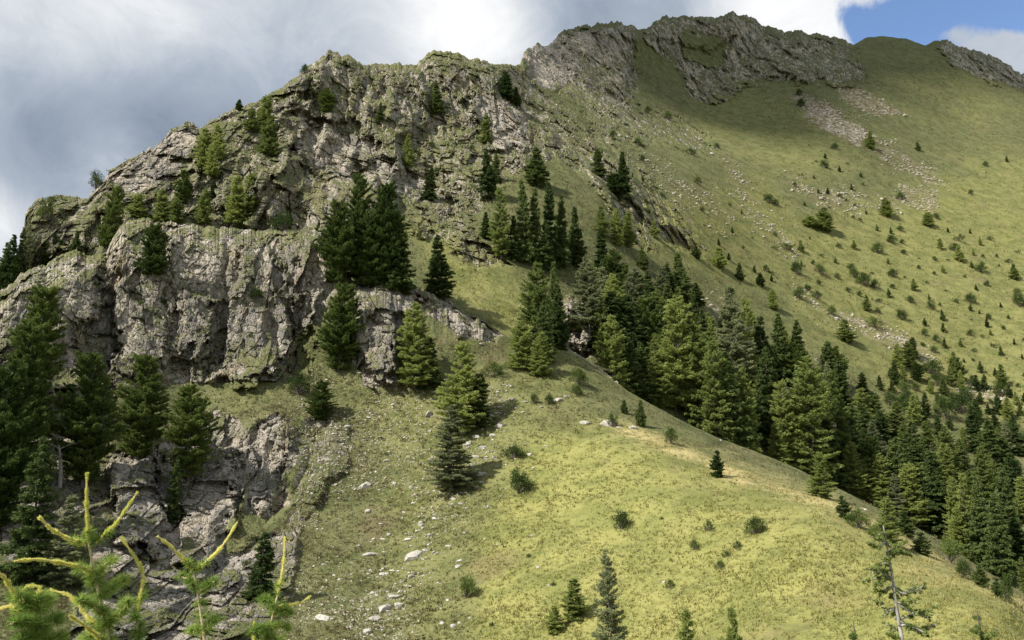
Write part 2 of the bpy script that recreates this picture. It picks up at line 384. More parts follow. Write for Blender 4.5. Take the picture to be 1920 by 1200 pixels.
# ------------------------------------------------------------ terrain sheets
def interp(pts, x):
    P = np.array(pts, float); return np.interp(x, P[:, 0], P[:, 1])
TOP1 = [(-200,560),(-60,540),(20,500),(42,470),(48,400),(70,374),(100,368),(160,372),(190,345),(205,320),(240,300),(275,285),(330,240),(352,228),(372,242),(400,225),(440,205),
 (480,190),(520,170),(560,140),(585,118),(615,98),(650,102),(680,118),(720,122),(780,120),(800,102),(825,95),(880,108),(915,118),(960,124),(975,122),(982,98),(1000,86),(1030,84),
 (1042,72),(1060,58),(1100,48),(1150,43),(1180,46),(1195,56),(1212,52),(1225,40),(1250,32),(1290,27),(1315,36),(1340,30),(1375,22),(1400,30),(1435,48),(1470,58),(1500,57),(1540,66),
 (1570,70),(1600,84),(1625,70),(1650,68),(1700,72),(1735,85),(1750,78),(1775,73),(1800,84),(1850,98),(1890,125),(1930,140),(2000,180),(2120,240)]
TOP2 = [(-200,620),(-60,575),(0,548),(40,515),(90,492),(140,470),(180,478),(200,470),(215,440),(232,416),(270,410),(330,420),(440,430),(520,432),(560,428),(600,425),(625,445),(645,500),
 (660,525),(720,528),(770,535),(820,555),(870,580),(910,600),(960,640),(1000,650),(1060,652),(1120,690),(1180,735),(1240,768),(1300,800),(1350,822),(1420,848),(1480,872),(1550,905),
 (1620,940),(1700,978),(1760,1012),(1820,1052),(1880,1090),(1920,1112),(2000,1155),(2120,1215)]

class Sheet: pass
def build_sheet(name, top, bot, D, FE, FC, rockf, brf, dryf, scrf, NX, NR, jag, back, scale, label=None):
    s = Sheet()
    x = np.linspace(-190, 2110, NX)
    t0 = interp(top, x)
    q = np.stack([x / 14.0, x * 0, x * 0], -1); rk = samp(rockf, x, t0 + 12)
    t0 = t0 + (0.12 + rk) * jag * (fbm(q, 4, 3, .65) + .35 * fbm(q * 3.1, 3, 11, .7)) 
    b0 = interp(bot, x) if isinstance(bot, list) else np.full(NX, float(bot))
    v = np.linspace(0, 1, NR)
    PX = np.repeat(x[None], NR, 0); PY = t0[None] + (b0 - t0)[None] * v[:, None]
    px, py = PX.ravel(), PY.ravel()
    R = ray(px, py)
    below = (PY - t0[None]).ravel()
    d = np.exp(samp(D, px, py)) * (1 + back * np.exp(-below / (10.0 if scale > 1.1 else 24.0)))
    q2 = np.stack([px / 26, py / 26, py * 0], -1)
    d = d + samp(FE, px + 34 * fbm(q2, 5, 13, .62), py + 34 * fbm(q2 + 40, 5, 14, .62))
    d = d + samp(FC, px + 7 * fbm(q2, 4, 15), py + 7 * fbm(q2 + 9, 4, 16))
    P0 = CAM + R * d[:, None]
    # wavy outlines for the mapped areas
    w = P0 / (9 * scale)
    jx = 26 * fbm(w, 5, 21, .6); jy = 26 * fbm(w + 50, 5, 22, .6)
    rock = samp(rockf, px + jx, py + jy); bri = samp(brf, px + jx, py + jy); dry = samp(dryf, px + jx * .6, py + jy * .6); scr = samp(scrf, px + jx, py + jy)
    disp = (1 - rock) * (0.9 * scale * fbm(P0 / (14 * scale), 3, 31) + .34 * scale * fbm(P0 / (2.0 * scale), 4, 33, .7))
    idx = np.where(rock > .03)[0]
    p = P0[idx].copy()
    p[:, 0] += .12 * p[:, 2]
    wn = np.stack([vnoise(p / (5 * scale), 41), vnoise(p / (5 * scale), 42), vnoise(p / (5 * scale), 43)], -1)
    p = p + wn * .6 * scale
    pv = p * np.array([1, .42, .32]); pi = p * np.array([1, .7, .7])
    r = np.zeros(len(idx))
    tone = np.zeros(len(idx))
    for L, A, cr, sd, tw in ((9, 1.6, .0, 51, .15), (4.2, 1.35, .06, 61, .3), (2.1, .75 + .25 * (scale > 1.1), .10, 71, .45), (1.05, .36 + .2 * (scale > 1.1), .08, 81, .5), (.5, .14, .05, 86, .4)):
        cv, ed = cells((pv if L > 2 else pi) / (L * scale), sd, .6)
        r = r + scale * (A * cv * .8 + cr * (1 - sstep(ed, 0, .16))); tone += tw * cv
    gl = np.abs(fbm(pv / (6.5 * scale) * np.array([1, .6, .6]), 4, 95)); r = r + scale * 3.0 * (.22 - np.minimum(gl, .22)) / .22 * .45
    r = r + .2 * fbm(P0[idx] / 1.1, 3, 91)
    if scale > 1.1:
        oc = fbm(pv / 16.0, 4, 97, .6); r = r - 7.0 * sstep(oc, .02, .30) + 2.0
    disp[idx] += r * (sstep(rock[idx], .36, .80) if scale < 1.1 else sstep(rock[idx], .20, .50)) * 1.0
    tn = np.zeros(len(px)); tn[idx] = tone
    fade = sstep(below, -2, 10) * .75 + .25
    P = P0 + R * (disp * fade)[:, None]
    G = P.reshape(NR, NX, 3)
    # the far side of the crest falls away behind it
    rows = []
    h = R.reshape(NR, NX, 3)[0].copy(); h[:, 2] = 0; h /= np.linalg.norm(h, axis=1, keepdims=True)
    K = 14
    for k in range(K, 0, -1):
        e = G[0] + h * (k * 2.2 * scale * 1.5) 
        e[:, 2] -= (k ** 1.35) * 1.7 * scale * 1.2
        nn = fbm(e / 6.0, 3, 77) * 1.4
        e[:, 2] += nn * min(1, k / 3.0) - .0
        e[:, 2] = np.minimum(e[:, 2], G[0, :, 2] - k * .45)
        rows.append(e)
    front = []
    if bot == 1330:
        a = G[-1]; c = CAM + np.stack([h[:, 0] * 4, h[:, 1] * 4, np.full(NX, -2.3)], -1)
        for k in range(1, 41):
            t = k / 40.0
            e = a * (1 - t) + c * t
            e[:, 2] += -1.2 * math.sin(math.pi * t) + .18 * fbm(e / 2.0, 3, 78) * (1 - t)
            front.append(e)
    A = np.concatenate([np.stack(rows), G] + ([np.stack(front)] if front else []))
    def ext(a, cst=None):
        a = a.reshape(NR, NX); f = [np.repeat(a[:1], K, 0), a]
        if front: f.append(np.repeat(a[-1:], len(front), 0))
        return np.concatenate(f).ravel()
    H = A.shape[0]
    ii = (np.arange(H - 1)[:, None] * NX + np.arange(NX - 1)[None]).ravel()
    Fc = np.stack([ii, ii + NX, ii + NX + 1, ii + 1], -1)
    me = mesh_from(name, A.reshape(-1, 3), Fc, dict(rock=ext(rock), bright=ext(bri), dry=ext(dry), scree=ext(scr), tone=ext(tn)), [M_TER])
    link(name, me, kind='structure')
    s.G, s.x, s.t0, s.b0, s.NR, s.NX = G, x, t0, b0, NR, NX
    return s
def at(s, px, py):
    i = int(np.clip(round((px - s.x[0]) / (s.x[1] - s.x[0])), 0, s.NX - 1))
    v = (py - s.t0[i]) / (s.b0[i] - s.t0[i]); j = int(np.clip(round(v * (s.NR - 1)), 0, s.NR - 1))
    return s.G[j, i].copy()
def at_v(s, px, py):
    i = np.clip(np.round((px - s.x[0]) / (s.x[1] - s.x[0])), 0, s.NX - 1).astype(int)
    v = (py - s.t0[i]) / (s.b0[i] - s.t0[i]); j = np.clip(np.round(v * (s.NR - 1)), 0, s.NR - 1).astype(int)
    return s.G[j, i], v
Z0 = np.zeros(GXX.shape)
BOT1 = [(a, b + (170 if a > 1000 else 110)) for a, b in TOP2]
S1 = build_sheet('mountain', TOP1, BOT1, S1D, E1, E1 * 0, ROCK1, BRIGHT1, Z0, SCREE1, 1440, 460, 12, .035, 1.2)
S2 = build_sheet('hillside', TOP2, 1330, S2D, E2, CREST, ROCK2, BRIGHT2, DRY2, Z0, 1440, 560, 11, .075, 1.0)

# wide valley floor to the horizon and the slope the camera stands on
def disc(name, rings, nseg, zf, **kw):
    V = [(0, 0, zf(0, 0, 0))]; 
    for r in rings:
        for k in range(nseg):
            a = 2 * math.pi * k / nseg; V.append((r * math.cos(a), r * math.sin(a), zf(r, math.cos(a) * r, math.sin(a) * r)))
    T = [(0, 1 + k, 1 + (k + 1) % nseg) for k in range(nseg)]
    for j in range(len(rings) - 1):
        for k in range(nseg):
            a = 1 + j * nseg + k; b = 1 + j * nseg + (k + 1) % nseg; c = a + nseg; d = b + nseg
            T += [(a, c, d), (a, d, b)]
    V = np.array(V); 
    n = len(V); me = mesh_from(name, V, np.array(T), dict(rock=np.zeros(n), bright=np.full(n, .5), dry=np.zeros(n), scree=np.zeros(n)), [M_TER])
    return link(name, me, kind='structure')
disc('near_slope', [2, 4, 7, 12, 20, 32, 50, 75, 100], 72, lambda r, x, y: CAMZ - 2.45 - .36 * max(0, r - 2) - (0 if y > -10 else -.10 * min(60, -y - 10)))
disc('ground', [120, 400, 1000, 3000, 9000], 72, lambda r, x, y: -12 - min(20, r * .02))

# ------------------------------------------------------------ plant templates (unit height)
def unit(v): return v / (np.linalg.norm(v, axis=-1, keepdims=True) + 1e-9)
def blades(C, Dv, L, W, vary, g=rng):
    n = len(C); Dv = unit(Dv); r = g.normal(size=(n, 3)); side = unit(np.cross(Dv, r))
    a = C - side * W[:, None]; b = C + side * W[:, None]; c = C + Dv * L[:, None]
    V = np.stack([a, b, c], 1).reshape(-1, 3); Fc = np.arange(3 * n).reshape(n, 3)
    return V, Fc, np.repeat(vary, 3)
def tube(pts, rad, ns=6):
    pts = np.array(pts, float); m = len(pts); rad = np.broadcast_to(np.array(rad, float), (m,))
    T = unit(np.gradient(pts, axis=0)); up = np.array([0.31, .95, .12])
    A = unit(np.cross(T, up)); B = np.cross(T, A); V = []
    for k in range(ns):
        a = 2 * math.pi * k / ns; V.append(pts + (A * math.cos(a) + B * math.sin(a)) * rad[:, None])
    V = np.stack(V, 1).reshape(-1, 3); Fc = []
    for j in range(m - 1):
        for k in range(ns):
            a = j * ns + k; b = j * ns + (k + 1) % ns; Fc += [(a, b, b + ns), (a, b + ns, a + ns)]
    V = np.vstack([V, pts[-1:]]); t = len(V) - 1
    Fc += [((m - 1) * ns + k, (m - 1) * ns + (k + 1) % ns, t) for k in range(ns)]
    return V, np.array(Fc)
def merge(parts):
    V = []; Fc = []; A = []; M = []; o = 0
    for v, f, a, mi in parts:
        V.append(v); Fc.append(f + o); A.append(a if a is not None else np.zeros(len(v))); M.append(np.full(len(f), mi)); o += len(v)
    return np.vstack(V), np.vstack(Fc), np.concatenate(A), np.concatenate(M)

def trunk_mesh(name, mat, seed, r=.014, top=.97):
    g = np.random.default_rng(seed); z = np.linspace(-.03, top, 9)
    p = np.stack([.006 * np.cumsum(g.normal(size=9)), .006 * np.cumsum(g.normal(size=9)), z], -1); p[:2, :2] = 0
    V, Fc = tube(p, r * (1 - z.clip(0) * .93) * np.where(z < 0, 1.25, 1), 7)
    return mesh_from(name, V, Fc, None, [mat], True)

def conifer(name, kind, seed):
    g = np.random.default_rng(seed); parts = []; C = []; D = []; L = []; W = []; A = []
    P = dict(spruce=dict(nw=40, rw=.185, pw=.85, nb=9, sag=-.35, up=.35, sz=.024, dens=.8, mat=M_SPR, z0=.04),
             pine=dict(nw=36, rw=.20, pw=.55, nb=10, sag=-.05, up=.5, sz=.021, dens=.8, mat=M_PIN, z0=.06),
             larch=dict(nw=46, rw=.20, pw=.62, nb=8, sag=-.22, up=.45, sz=.016, dens=.75, mat=M_LAR, z0=.06),
             greylarch=dict(nw=40, rw=.17, pw=.8, nb=8, sag=-.25, up=.4, sz=.015, dens=.75, mat=M_LAG, z0=.08),
             youngspruce=dict(nw=24, rw=.26, pw=.8, nb=9, sag=-.10, up=.5, sz=.042, dens=.9, mat=M_SPR, z0=.02),
             younglarch=dict(nw=26, rw=.25, pw=.7, nb=8, sag=-.10, up=.5, sz=.034, dens=.8, mat=M_LAR, z0=.02))[kind]
    lop = g.uniform(-.12, .12); ph0 = g.uniform(0, 6.28)
    wid = 1 + .25 * np.sin(np.linspace(0, 9, P['nw']) + g.uniform(0, 6)) * g.uniform(.3, 1)
    for w in range(P['nw']):
        t = (w + g.uniform(-.8, .8)) / P['nw']; t = min(max(t, 0), .985); z = P['z0'] + (1 - P['z0']) * t
        prof = (1 - t) ** P['pw']
        if kind == 'pine': prof = math.sin(math.pi * min(1, (1 - t) * .62 + .06)) ** .8
        if t < .1: prof *= .75
        nb = max(3, int(round(P['nb'] * (1 - .45 * t))))
        for b in range(nb):
            if g.random() < (.10 if kind != 'greylarch' else .14): continue
            z = P['z0'] + (1 - P['z0']) * min(.985, max(0, t + g.uniform(-.6, .6) / P['nw'] * (1.6 if kind != 'spruce' else .8)))
            az = g.uniform(0, 6.283); ln = P['rw'] * prof * wid[w] * g.uniform(.52, 1.22) * (1 + lop * math.cos(az - ph0)) + .012
            sl = P['sag'] * (1 - t) + P['up'] * t + g.uniform(-.2, .2)
            u = np.array([math.cos(az), math.sin(az), 0]); ns = 7
            tt = np.linspace(0, 1, ns); pts = np.array([0, 0, z]) + u * (ln * tt)[:, None]
            curl = .18 if kind != 'spruce' else .10
            pts[:, 2] += ln * (sl * tt + curl * tt ** 2 * (1.3 if kind == 'pine' else 1))
            if ln > .05:
                v, f = tube(pts[:6], np.linspace(.0035, .001, 6), 3); parts.append((v, f, None, 1))
            k = int(max(5, ln / P['sz'] * 7.5 * P['dens']))
            s = g.uniform(.18, 1.04, k) ** .8; base = np.array([0, 0, z]) + u * (ln * s)[:, None]
            base[:, 2] += ln * (sl * s + curl * s ** 2)
            sd = np.cross(u, [0, 0, 1]); spread = (ln * .28 * (1.15 - s) + .006)
            base += sd * (g.uniform(-1, 1, k) * spread)[:, None]; base[:, 2] += g.normal(size=k) * .004
            m = 4 if kind in ('spruce', 'pine') else 4
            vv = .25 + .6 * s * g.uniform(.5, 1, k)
            for q in range(m):
                C.append(base + g.normal(size=(k, 3)) * P['sz'] * .25)
                dd = u * .7 + sd * g.uniform(-1, 1, (k, 1)) + g.normal(size=(k, 3)) * .35
                if kind == 'pine': dd[:, 2] += g.uniform(.3, 1.2, k)
                elif kind == 'spruce': dd[:, 2] -= g.uniform(0, .5, k)
                else: dd[:, 2] += g.uniform(-.2, .5, k)
                D.append(dd); L.append(P['sz'] * g.uniform(.6, 1.3, k)); W.append(P['sz'] * g.uniform(.18, .36, k)); A.append(vv + g.uniform(-.15, .15, k))
    # leader
    k = 60; zz = g.uniform(.86, 1.0, k); C.append(np.stack([g.normal(size=k) * .003, g.normal(size=k) * .003, zz - .01], -1))
    dd = g.normal(size=(k, 3)); dd[:, 2] = abs(dd[:, 2]) + .6; D.append(dd); L.append(P['sz'] * g.uniform(.5, 1, k)); W.append(P['sz'] * g.uniform(.1, .2, k)); A.append(np.full(k, .6))
    v, f, a = blades(np.vstack(C), np.vstack(D), np.concatenate(L), np.concatenate(W), np.concatenate(A), g)
    parts.append((v, f, a, 0))
    V, Fc, At, Mi = merge(parts)
    return mesh_from(name, V, Fc, dict(vary=At), [P['mat'], M_BRK], False, Mi)

def bush(name, seed, mat, flat=1.0, n=26):
    """rounded shrub: several stems, each ending in leafy clumps"""
    g = np.random.default_rng(seed); parts = []; C = []; D = []; L = []; W = []; A = []
    for i in range(n):
        az = g.uniform(0, 6.283); el = g.uniform(.15, 1.5); r = g.uniform(.55, 1.0)
        tip = np.array([math.cos(az) * math.cos(el) * .62 * flat, math.sin(az) * math.cos(el) * .62 * flat, .12 + .80 * math.sin(el)]) * r
        pts = np.stack([np.linspace(0, 1, 5) ** 1.2 * tip[0], np.linspace(0, 1, 5) ** 1.2 * tip[1], np.linspace(-.04, 1, 5) ** 1.0 * tip[2]], -1)
        pts[0, 2] = -.05
        v, f = tube(pts, np.linspace(.02, .006, 5), 4); parts.append((v, f, None, 1))
        k = 60; c = tip + g.normal(size=(k, 3)) * .085; c[:, 2] = np.maximum(c[:, 2], .01)
        C.append(c); D.append((c - tip) * 4 + g.normal(size=(k, 3)) * .4 + np.array([0, 0, .5])); L.append(g.uniform(.05, .11, k)); W.append(g.uniform(.012, .028, k)); A.append(np.clip(g.uniform(.1, .6) + g.normal(size=k) * .15, 0, 1))
    v, f, a = blades(np.vstack(C), np.vstack(D), np.concatenate(L), np.concatenate(W), np.concatenate(A), g); parts.append((v, f, a, 0))
    V, Fc, At, Mi = merge(parts)
    return mesh_from(name, V, Fc, dict(vary=At), [mat, M_BRK], False, Mi)

TPL = {}
for kd, cnt in (('spruce', 6), ('pine', 5), ('larch', 6), ('greylarch', 3), ('youngspruce', 3), ('younglarch', 2)):
    TPL[kd] = [conifer(kd + '_crown', kd, 100 + 10 * len(TPL) + i) for i in range(cnt)]
TRK = dict(spruce=trunk_mesh('spruce_trunk', M_BRK, 1), pine=trunk_mesh('pine_trunk', M_BRK, 2, .017), larch=trunk_mesh('larch_trunk', M_BRK, 3, .013),
           greylarch=trunk_mesh('grey_larch_trunk', M_GRY, 4, .012), youngspruce=trunk_mesh('young_trunk', M_BRK, 5, .016), younglarch=trunk_mesh('young_larch_trunk', M_BRK, 6, .014))
TPL['shrub'] = [bush('shrub_mesh', 200 + i, M_SHR) for i in range(3)]
TPL['lowshrub'] = [bush('low_shrub_mesh', 210 + i, M_SHR, 1.7) for i in range(2)]
TPL['larchshrub'] = [bush('larch_shrub_mesh', 220 + i, M_LAR) for i in range(2)]
WID = dict(spruce=.42, pine=.50, larch=.47, greylarch=.40, youngspruce=.58, younglarch=.56, shrub=1.25, lowshrub=2.1, larchshrub=1.25)
NAME = dict(spruce='spruce_tree', pine='stone_pine_tree', larch='larch_tree', greylarch='grey_larch_tree', youngspruce='young_spruce', younglarch='young_larch',
            shrub='shrub', lowshrub='low_shrub', larchshrub='larch_shrub')
CAT = dict(spruce='tree', pine='tree', larch='tree', greylarch='tree', youngspruce='young tree', younglarch='young tree', shrub='shrub', lowshrub='shrub', larchshrub='shrub')
AUTO = []
PLACED = []
def plant(kind, s, tipy, bx, by, w, label=None, group=None, lean=0.0, parts=True):
    p = at(s, bx, by); D = float((p - CAM) @ FWD); H = (by - tipy) * D / FPX * 1.03 + .1
    wm = w * D / FPX; i = random.randrange(len(TPL[kind]))
    sx = wm / WID[kind]; rz = random.uniform(0, 6.28)
    loc = (p[0], p[1], p[2] - .25 if kind in ('spruce', 'pine', 'larch', 'greylarch') else p[2] - .1)
    if kind in TRK and parts:
        r = link(NAME[kind], None)
        r.location = loc; r.rotation_euler = (random.uniform(-.05, .05), lean + random.uniform(-.04, .04), rz); r.scale = (sx, sx, H)
        link('trunk', TRK[kind], r); link('crown', TPL[kind][i], r)
    else:
        r = link(NAME[kind], TPL[kind][i]); r.location = loc; r.rotation_euler = (0, 0, rz); r.scale = (sx, sx, H)
    r['category'] = CAT[kind]
    if group: r['group'] = group
    if label: r['label'] = label
    else: AUTO.append((r, kind, bx, by, by - tipy, group))
    PLACED.append((bx, by))
    return r

A_, B_ = S1, S2
G_CRAG = 'trees clinging to the upper crag'
# (kind, sheet, tip y, base x, base y, width, label)
for a in [
 ('spruce',A_,148,818,214,34,'narrow dark spruce standing alone on the crag just below the skyline'),
 ('spruce',A_,130,946,185,42,'dark spruce right under the notch in the crag skyline'),
 ('spruce',A_,160,968,200,26,'smaller spruce leaning against the dark one below the skyline notch'),
 ('larch',A_,210,912,270,34,'green conifer on the crag left of the tall pale rock wall'),
 ('larch',A_,248,762,325,34,'slim greenish larch in the diagonal gully of the crag'),
 ('spruce',A_,305,802,375,34,'blackish spruce at the lower end of the diagonal gully'),
 ('pine',A_,165,613,210,36,'small dark pine on the crag face below the highest left hump'),
 ('spruce',A_,188,712,228,18,'tiny spruce high on the crag above the dark rock band'),
 ('larch',A_,176,497,240,46,'light green larch at the skyline left of the highest hump'),
 ('larch',A_,218,502,292,54,'broad larch below another larch in the steep gully near the left skyline'),
 ('larch',A_,200,470,245,34,None),
 ('larch',A_,238,380,325,52,None),('larch',A_,230,405,300,46,None),('larch',A_,262,396,330,40,None),
 ('youngspruce',A_,186,447,207,18,'tiny tree poking above the skyline on the left ridge'),
 ('pine',A_,348,200,466,46,'dark dense pine at the foot of the left skyline cliff'),
 ('larch',A_,360,256,410,44,None),('larch',A_,352,300,418,46,None),('larch',A_,368,330,420,42,None),('pine',A_,320,343,382,34,None),
 ('larch',A_,350,380,420,40,None),('larch',A_,325,436,422,54,None),('larch',A_,322,468,400,52,None),('larch',A_,370,455,428,44,None),('spruce',A_,338,400,368,22,None),
 ('spruce',A_,275,914,372,42,'tall dark spruce alone in the middle of the crag above the dense clump'),
 ('spruce',A_,286,930,344,26,None),
 ('spruce',A_,272,1008,350,52,'dark spruce rising above the back of the dense clump on the crag'),
 ('larch',A_,350,940,480,52,'green larch at the left front of the dense clump on the crag'),
 ('spruce',A_,395,912,447,30,'small spruce at the far left of the dense clump on the crag'),
 ('spruce',A_,330,985,492,46,None),('spruce',A_,345,1005,498,44,None),('spruce',A_,335,1030,500,46,None),('spruce',A_,362,1050,500,44,None),
 ('spruce',A_,385,1080,500,44,'dark spruce at the right end of the dense clump on the crag'),
 ('spruce',A_,400,965,488,40,None),('spruce',A_,410,1020,505,40,None),
 ('spruce',A_,276,1122,330,32,'dark spruce left of a pair above the scattered rocks'),
 ('spruce',A_,282,1168,372,38,'taller dark spruce right of the pair above the scattered rocks'),
 ('pine',A_,325,1150,362,36,'low bushy pine at the foot of the taller spruce above the rocks'),
 ('spruce',A_,425,1130,508,40,'conical dark spruce standing apart right of the dense clump'),
 ('larch',A_,385,1128,442,36,None),('larch',A_,388,1158,460,36,None),('larch',A_,395,1176,464,36,None),
 ('youngspruce',A_,464,1206,505,26,None),('younglarch',A_,415,1226,446,24,None),
 ('spruce',A_,472,1278,570,52,'tall dark spruce at the upper edge of the valley forest'),
 ('spruce',A_,492,1254,560,40,None),('spruce',A_,500,1240,566,38,None),('spruce',A_,528,1306,570,40,None),
 ('larch',A_,462,1348,502,34,'rounded bright green larch alone above the valley forest'),
 ('youngspruce',A_,494,1387,526,20,None),('youngspruce',A_,512,1426,536,24,None),('youngspruce',A_,460,1306,484,22,None),
 ('larch',A_,388,1545,434,44,'bushy green conifer on the open slope below the pale scree band'),
 ('larch',A_,404,1518,425,44,None),
 ('larch',A_,368,1662,406,32,'small bushy larch right of the pale scree band'),
 ('larch',A_,398,1740,425,30,None),
 ('larch',A_,598,1588,642,44,'round bright bush-like larch left of the lower scree streak'),
 ('spruce',A_,632,1712,672,30,'dark conifer at the right end of the lower scree streak'),
 ('spruce',A_,698,1618,735,32,None),('spruce',A_,735,1636,778,38,None),('larch',A_,640,1706,690,36,None),('pine',A_,650,1568,725,50,None),
 # left edge
 ('spruce',A_,436,12,545,42,None),('greylarch',A_,398,50,500,24,'thin spiky tree against the sky at the left margin'),('spruce',A_,425,36,520,30,None),('spruce',A_,450,0,540,36,None),
 ('spruce',A_,470,25,540,34,None),('spruce',A_,430,140,480,26,None),('pine',A_,448,108,488,34,None),('pine',A_,455,84,497,34,None),
]: plant(a[0], a[1], a[2], a[3], a[4], a[5], a[6], G_CRAG if a[3] < 1200 else 'trees on the far slope')

for a in [
 ('pine',B_,376,628,535,84,'dark dense stone pine at the left of the big pine clump on the outcrop'),
 ('pine',B_,328,668,528,72,'tallest stone pine at the back of the big pine clump on the outcrop'),
 ('pine',B_,345,716,532,80,'brighter green stone pine in the big pine clump on the outcrop'),
 ('spruce',B_,395,745,545,76,'dark spruce at the right front of the big pine clump on the outcrop'),
 ('pine',B_,400,690,540,74,'blackish pine in the shaded middle of the big pine clump on the outcrop'),
 ('spruce',B_,438,824,556,66,'single spruce right of the big pine clump, its foot in a dark hollow'),
 ('pine',B_,420,287,516,60,'dark pine growing out of the pale cliff below its top edge'),
 ('pine',B_,535,634,696,92,'dark dense pine at the cliff corner left of the light outcrop'),
 ('larch',B_,565,778,728,104,'bright green larch in front of the light outcrop'),
 ('spruce',B_,630,802,725,56,'dark spruce half hidden behind the bright larch by the outcrop'),
 ('larch',B_,642,862,812,112,'broad green larch on the meadow above the white boulders'),
 ('spruce',B_,700,896,800,76,'dark spruce at the right side of the broad meadow larch'),
 ('greylarch',B_,762,846,918,116,'sparse greyish larch at the foot of the meadow tree row'),
 ('pine',B_,540,66,735,96,'dark pine at the left margin in front of the reddish cliff'),
 ('pine',B_,620,25,900,130,'big blackish pine cut by the left margin'),
 ('pine',B_,700,-20,1000,150,'huge shaded pine at the left margin, mostly outside the view'),
 ('pine',B_,676,156,905,120,'dark pine left of three at the foot of the pale cliff'),
 ('pine',B_,676,258,860,104,'middle pine of three at the foot of the pale cliff'),
 ('pine',B_,726,352,895,96,'right pine of three at the foot of the pale cliff'),
 ('spruce',B_,825,48,1090,112,'dark spruce below the left margin pines beside the pale slab'),
 ('spruce',B_,1000,487,1116,68,'dark spruce alone at the foot of the lower cliff'),
 ('spruce',B_,865,322,975,42,'narrow green conifer in the gully of the lower cliff'),
 ('greylarch',B_,930,118,1100,110,'faint greyish larch behind the yellow foreground shoots'),
 ('larch',B_,490,1002,668,92,'green larch at the top of the grassy ridge below the dense clump'),
 ('spruce',B_,478,1040,640,50,None),('spruce',B_,540,1046,655,52,'dark spruce beside the pale rocks at the ridge top'),('larch',B_,600,978,692,74,'bushy larch lowest at the ridge top below the dense clump'),
 ('larch',B_,622,1014,705,60,None),('spruce',B_,560,1020,680,50,None),
 ('greylarch',B_,1042,1152,1300,100,'greyish sparse larch in the meadow at the bottom edge'),
 ('younglarch',B_,1090,1076,1160,62,'young larch on the meadow left of the greyish one'),
 ('younglarch',B_,1138,1040,1184,46,'small bushy larch below left of another young larch on the meadow'),
 ('younglarch',B_,1150,1385,1290,60,'tip of a young tree at the bottom edge of the bright meadow'),
 ('younglarch',B_,1155,1288,1290,70,'grey green treetop at the bottom edge right of the sparse larch'),
 ('larchshrub',B_,1080,875,1122,38,'small green conifer bush alone on the lower meadow'),
 ('shrub',B_,880,972,924,54,'round grey green shrub on the meadow right of the tree row'),
 ('shrub',B_,836,965,860,44,'shrub on the meadow just above a grey green one'),
 ('shrub',B_,958,1165,992,44,'small dark green bush in the middle of the bright meadow'),
 ('shrub',B_,970,1416,1000,44,'dark green rounded bush on the bright meadow below the dry crest'),
 ('youngspruce',B_,846,1346,895,32,'young spruce standing upright on the olive strip behind the dry crest'),
 ('lowshrub',B_,675,926,708,56,'flat bright green juniper patch near the tree row'),
 ('shrub',B_,696,560,738,50,'round dark shrub at the foot of the pale cliff corner'),
 ('pine',B_,718,598,788,60,'low dark pine below the cliff corner on the meadow'),
 ('shrub',B_,400,532,432,54,'wide green shrub on the cliff top terrace'),
 ('shrub',B_,540,480,563,28,'small round shrub in a crack of the pale cliff'),
 ('shrub',B_,690,1086,722,42,None),('shrub',B_,722,1080,740,26,None),('shrub',B_,740,1030,758,22,None),('shrub',B_,738,1002,757,20,None),
 ('youngspruce',B_,752,1200,800,26,None),('shrub',B_,800,1258,832,30,None),('shrub',B_,775,1150,800,22,None),('youngspruce',B_,750,1170,775,18,None),
 ('larch',B_,848,1540,932,54,'larch on the olive strip where the ridge edge meets the forest'),
 ('youngspruce',B_,930,1582,972,32,None),('shrub',B_,955,1610,990,50,None),('larch',B_,935,1668,1022,60,'bright larch just behind the dry crest near the dead tree'),
 ('youngspruce',B_,960,1700,1005,50,None),('larchshrub',B_,985,1640,1010,40,None),('youngspruce',B_,1000,1730,1040,44,None),('larchshrub',B_,1010,1780,1055,50,None),
 ('youngspruce',B_,1060,1840,1100,36,None),('shrub',B_,1050,1810,1085,36,None),('youngspruce',B_,1085,1872,1120,26,None),('shrub',B_,1082,1890,1130,30,None),
 ('lowshrub',B_,972,1330,995,24,None),('lowshrub',B_,1012,1385,1028,26,None),('lowshrub',B_,1085,1258,1102,26,None),('lowshrub',B_,1030,1362,1044,20,None),('lowshrub',B_,900,895,918,34,None),
 ('lowshrub',B_,1050,1350,1066,30,None),('lowshrub',B_,1010,1302,1030,26,None),
]: plant(a[0], a[1], a[2], a[3], a[4], a[5], a[6], 'trees and shrubs on the near ridge' if a[3] > 540 else 'trees at the pale cliff')

# skyline shrubs
plant('shrub', A_, 312, 180, 346, 30, 'round shrub standing against the sky on the left ridge', 'shrubs on the skyline')
plant('shrub', A_, 120, 571, 140, 18, 'small shrub against the sky left of the highest hump', 'shrubs on the skyline')
plant('lowshrub', A_, 366, 95, 380, 34, 'dark flat shrub on the leftmost rock shoulder', 'shrubs on the skyline')
plant('shrub', A_, 375, 88, 412, 34, 'dark shrub under the overhang of the leftmost rock shoulder', 'shrubs on the skyline')

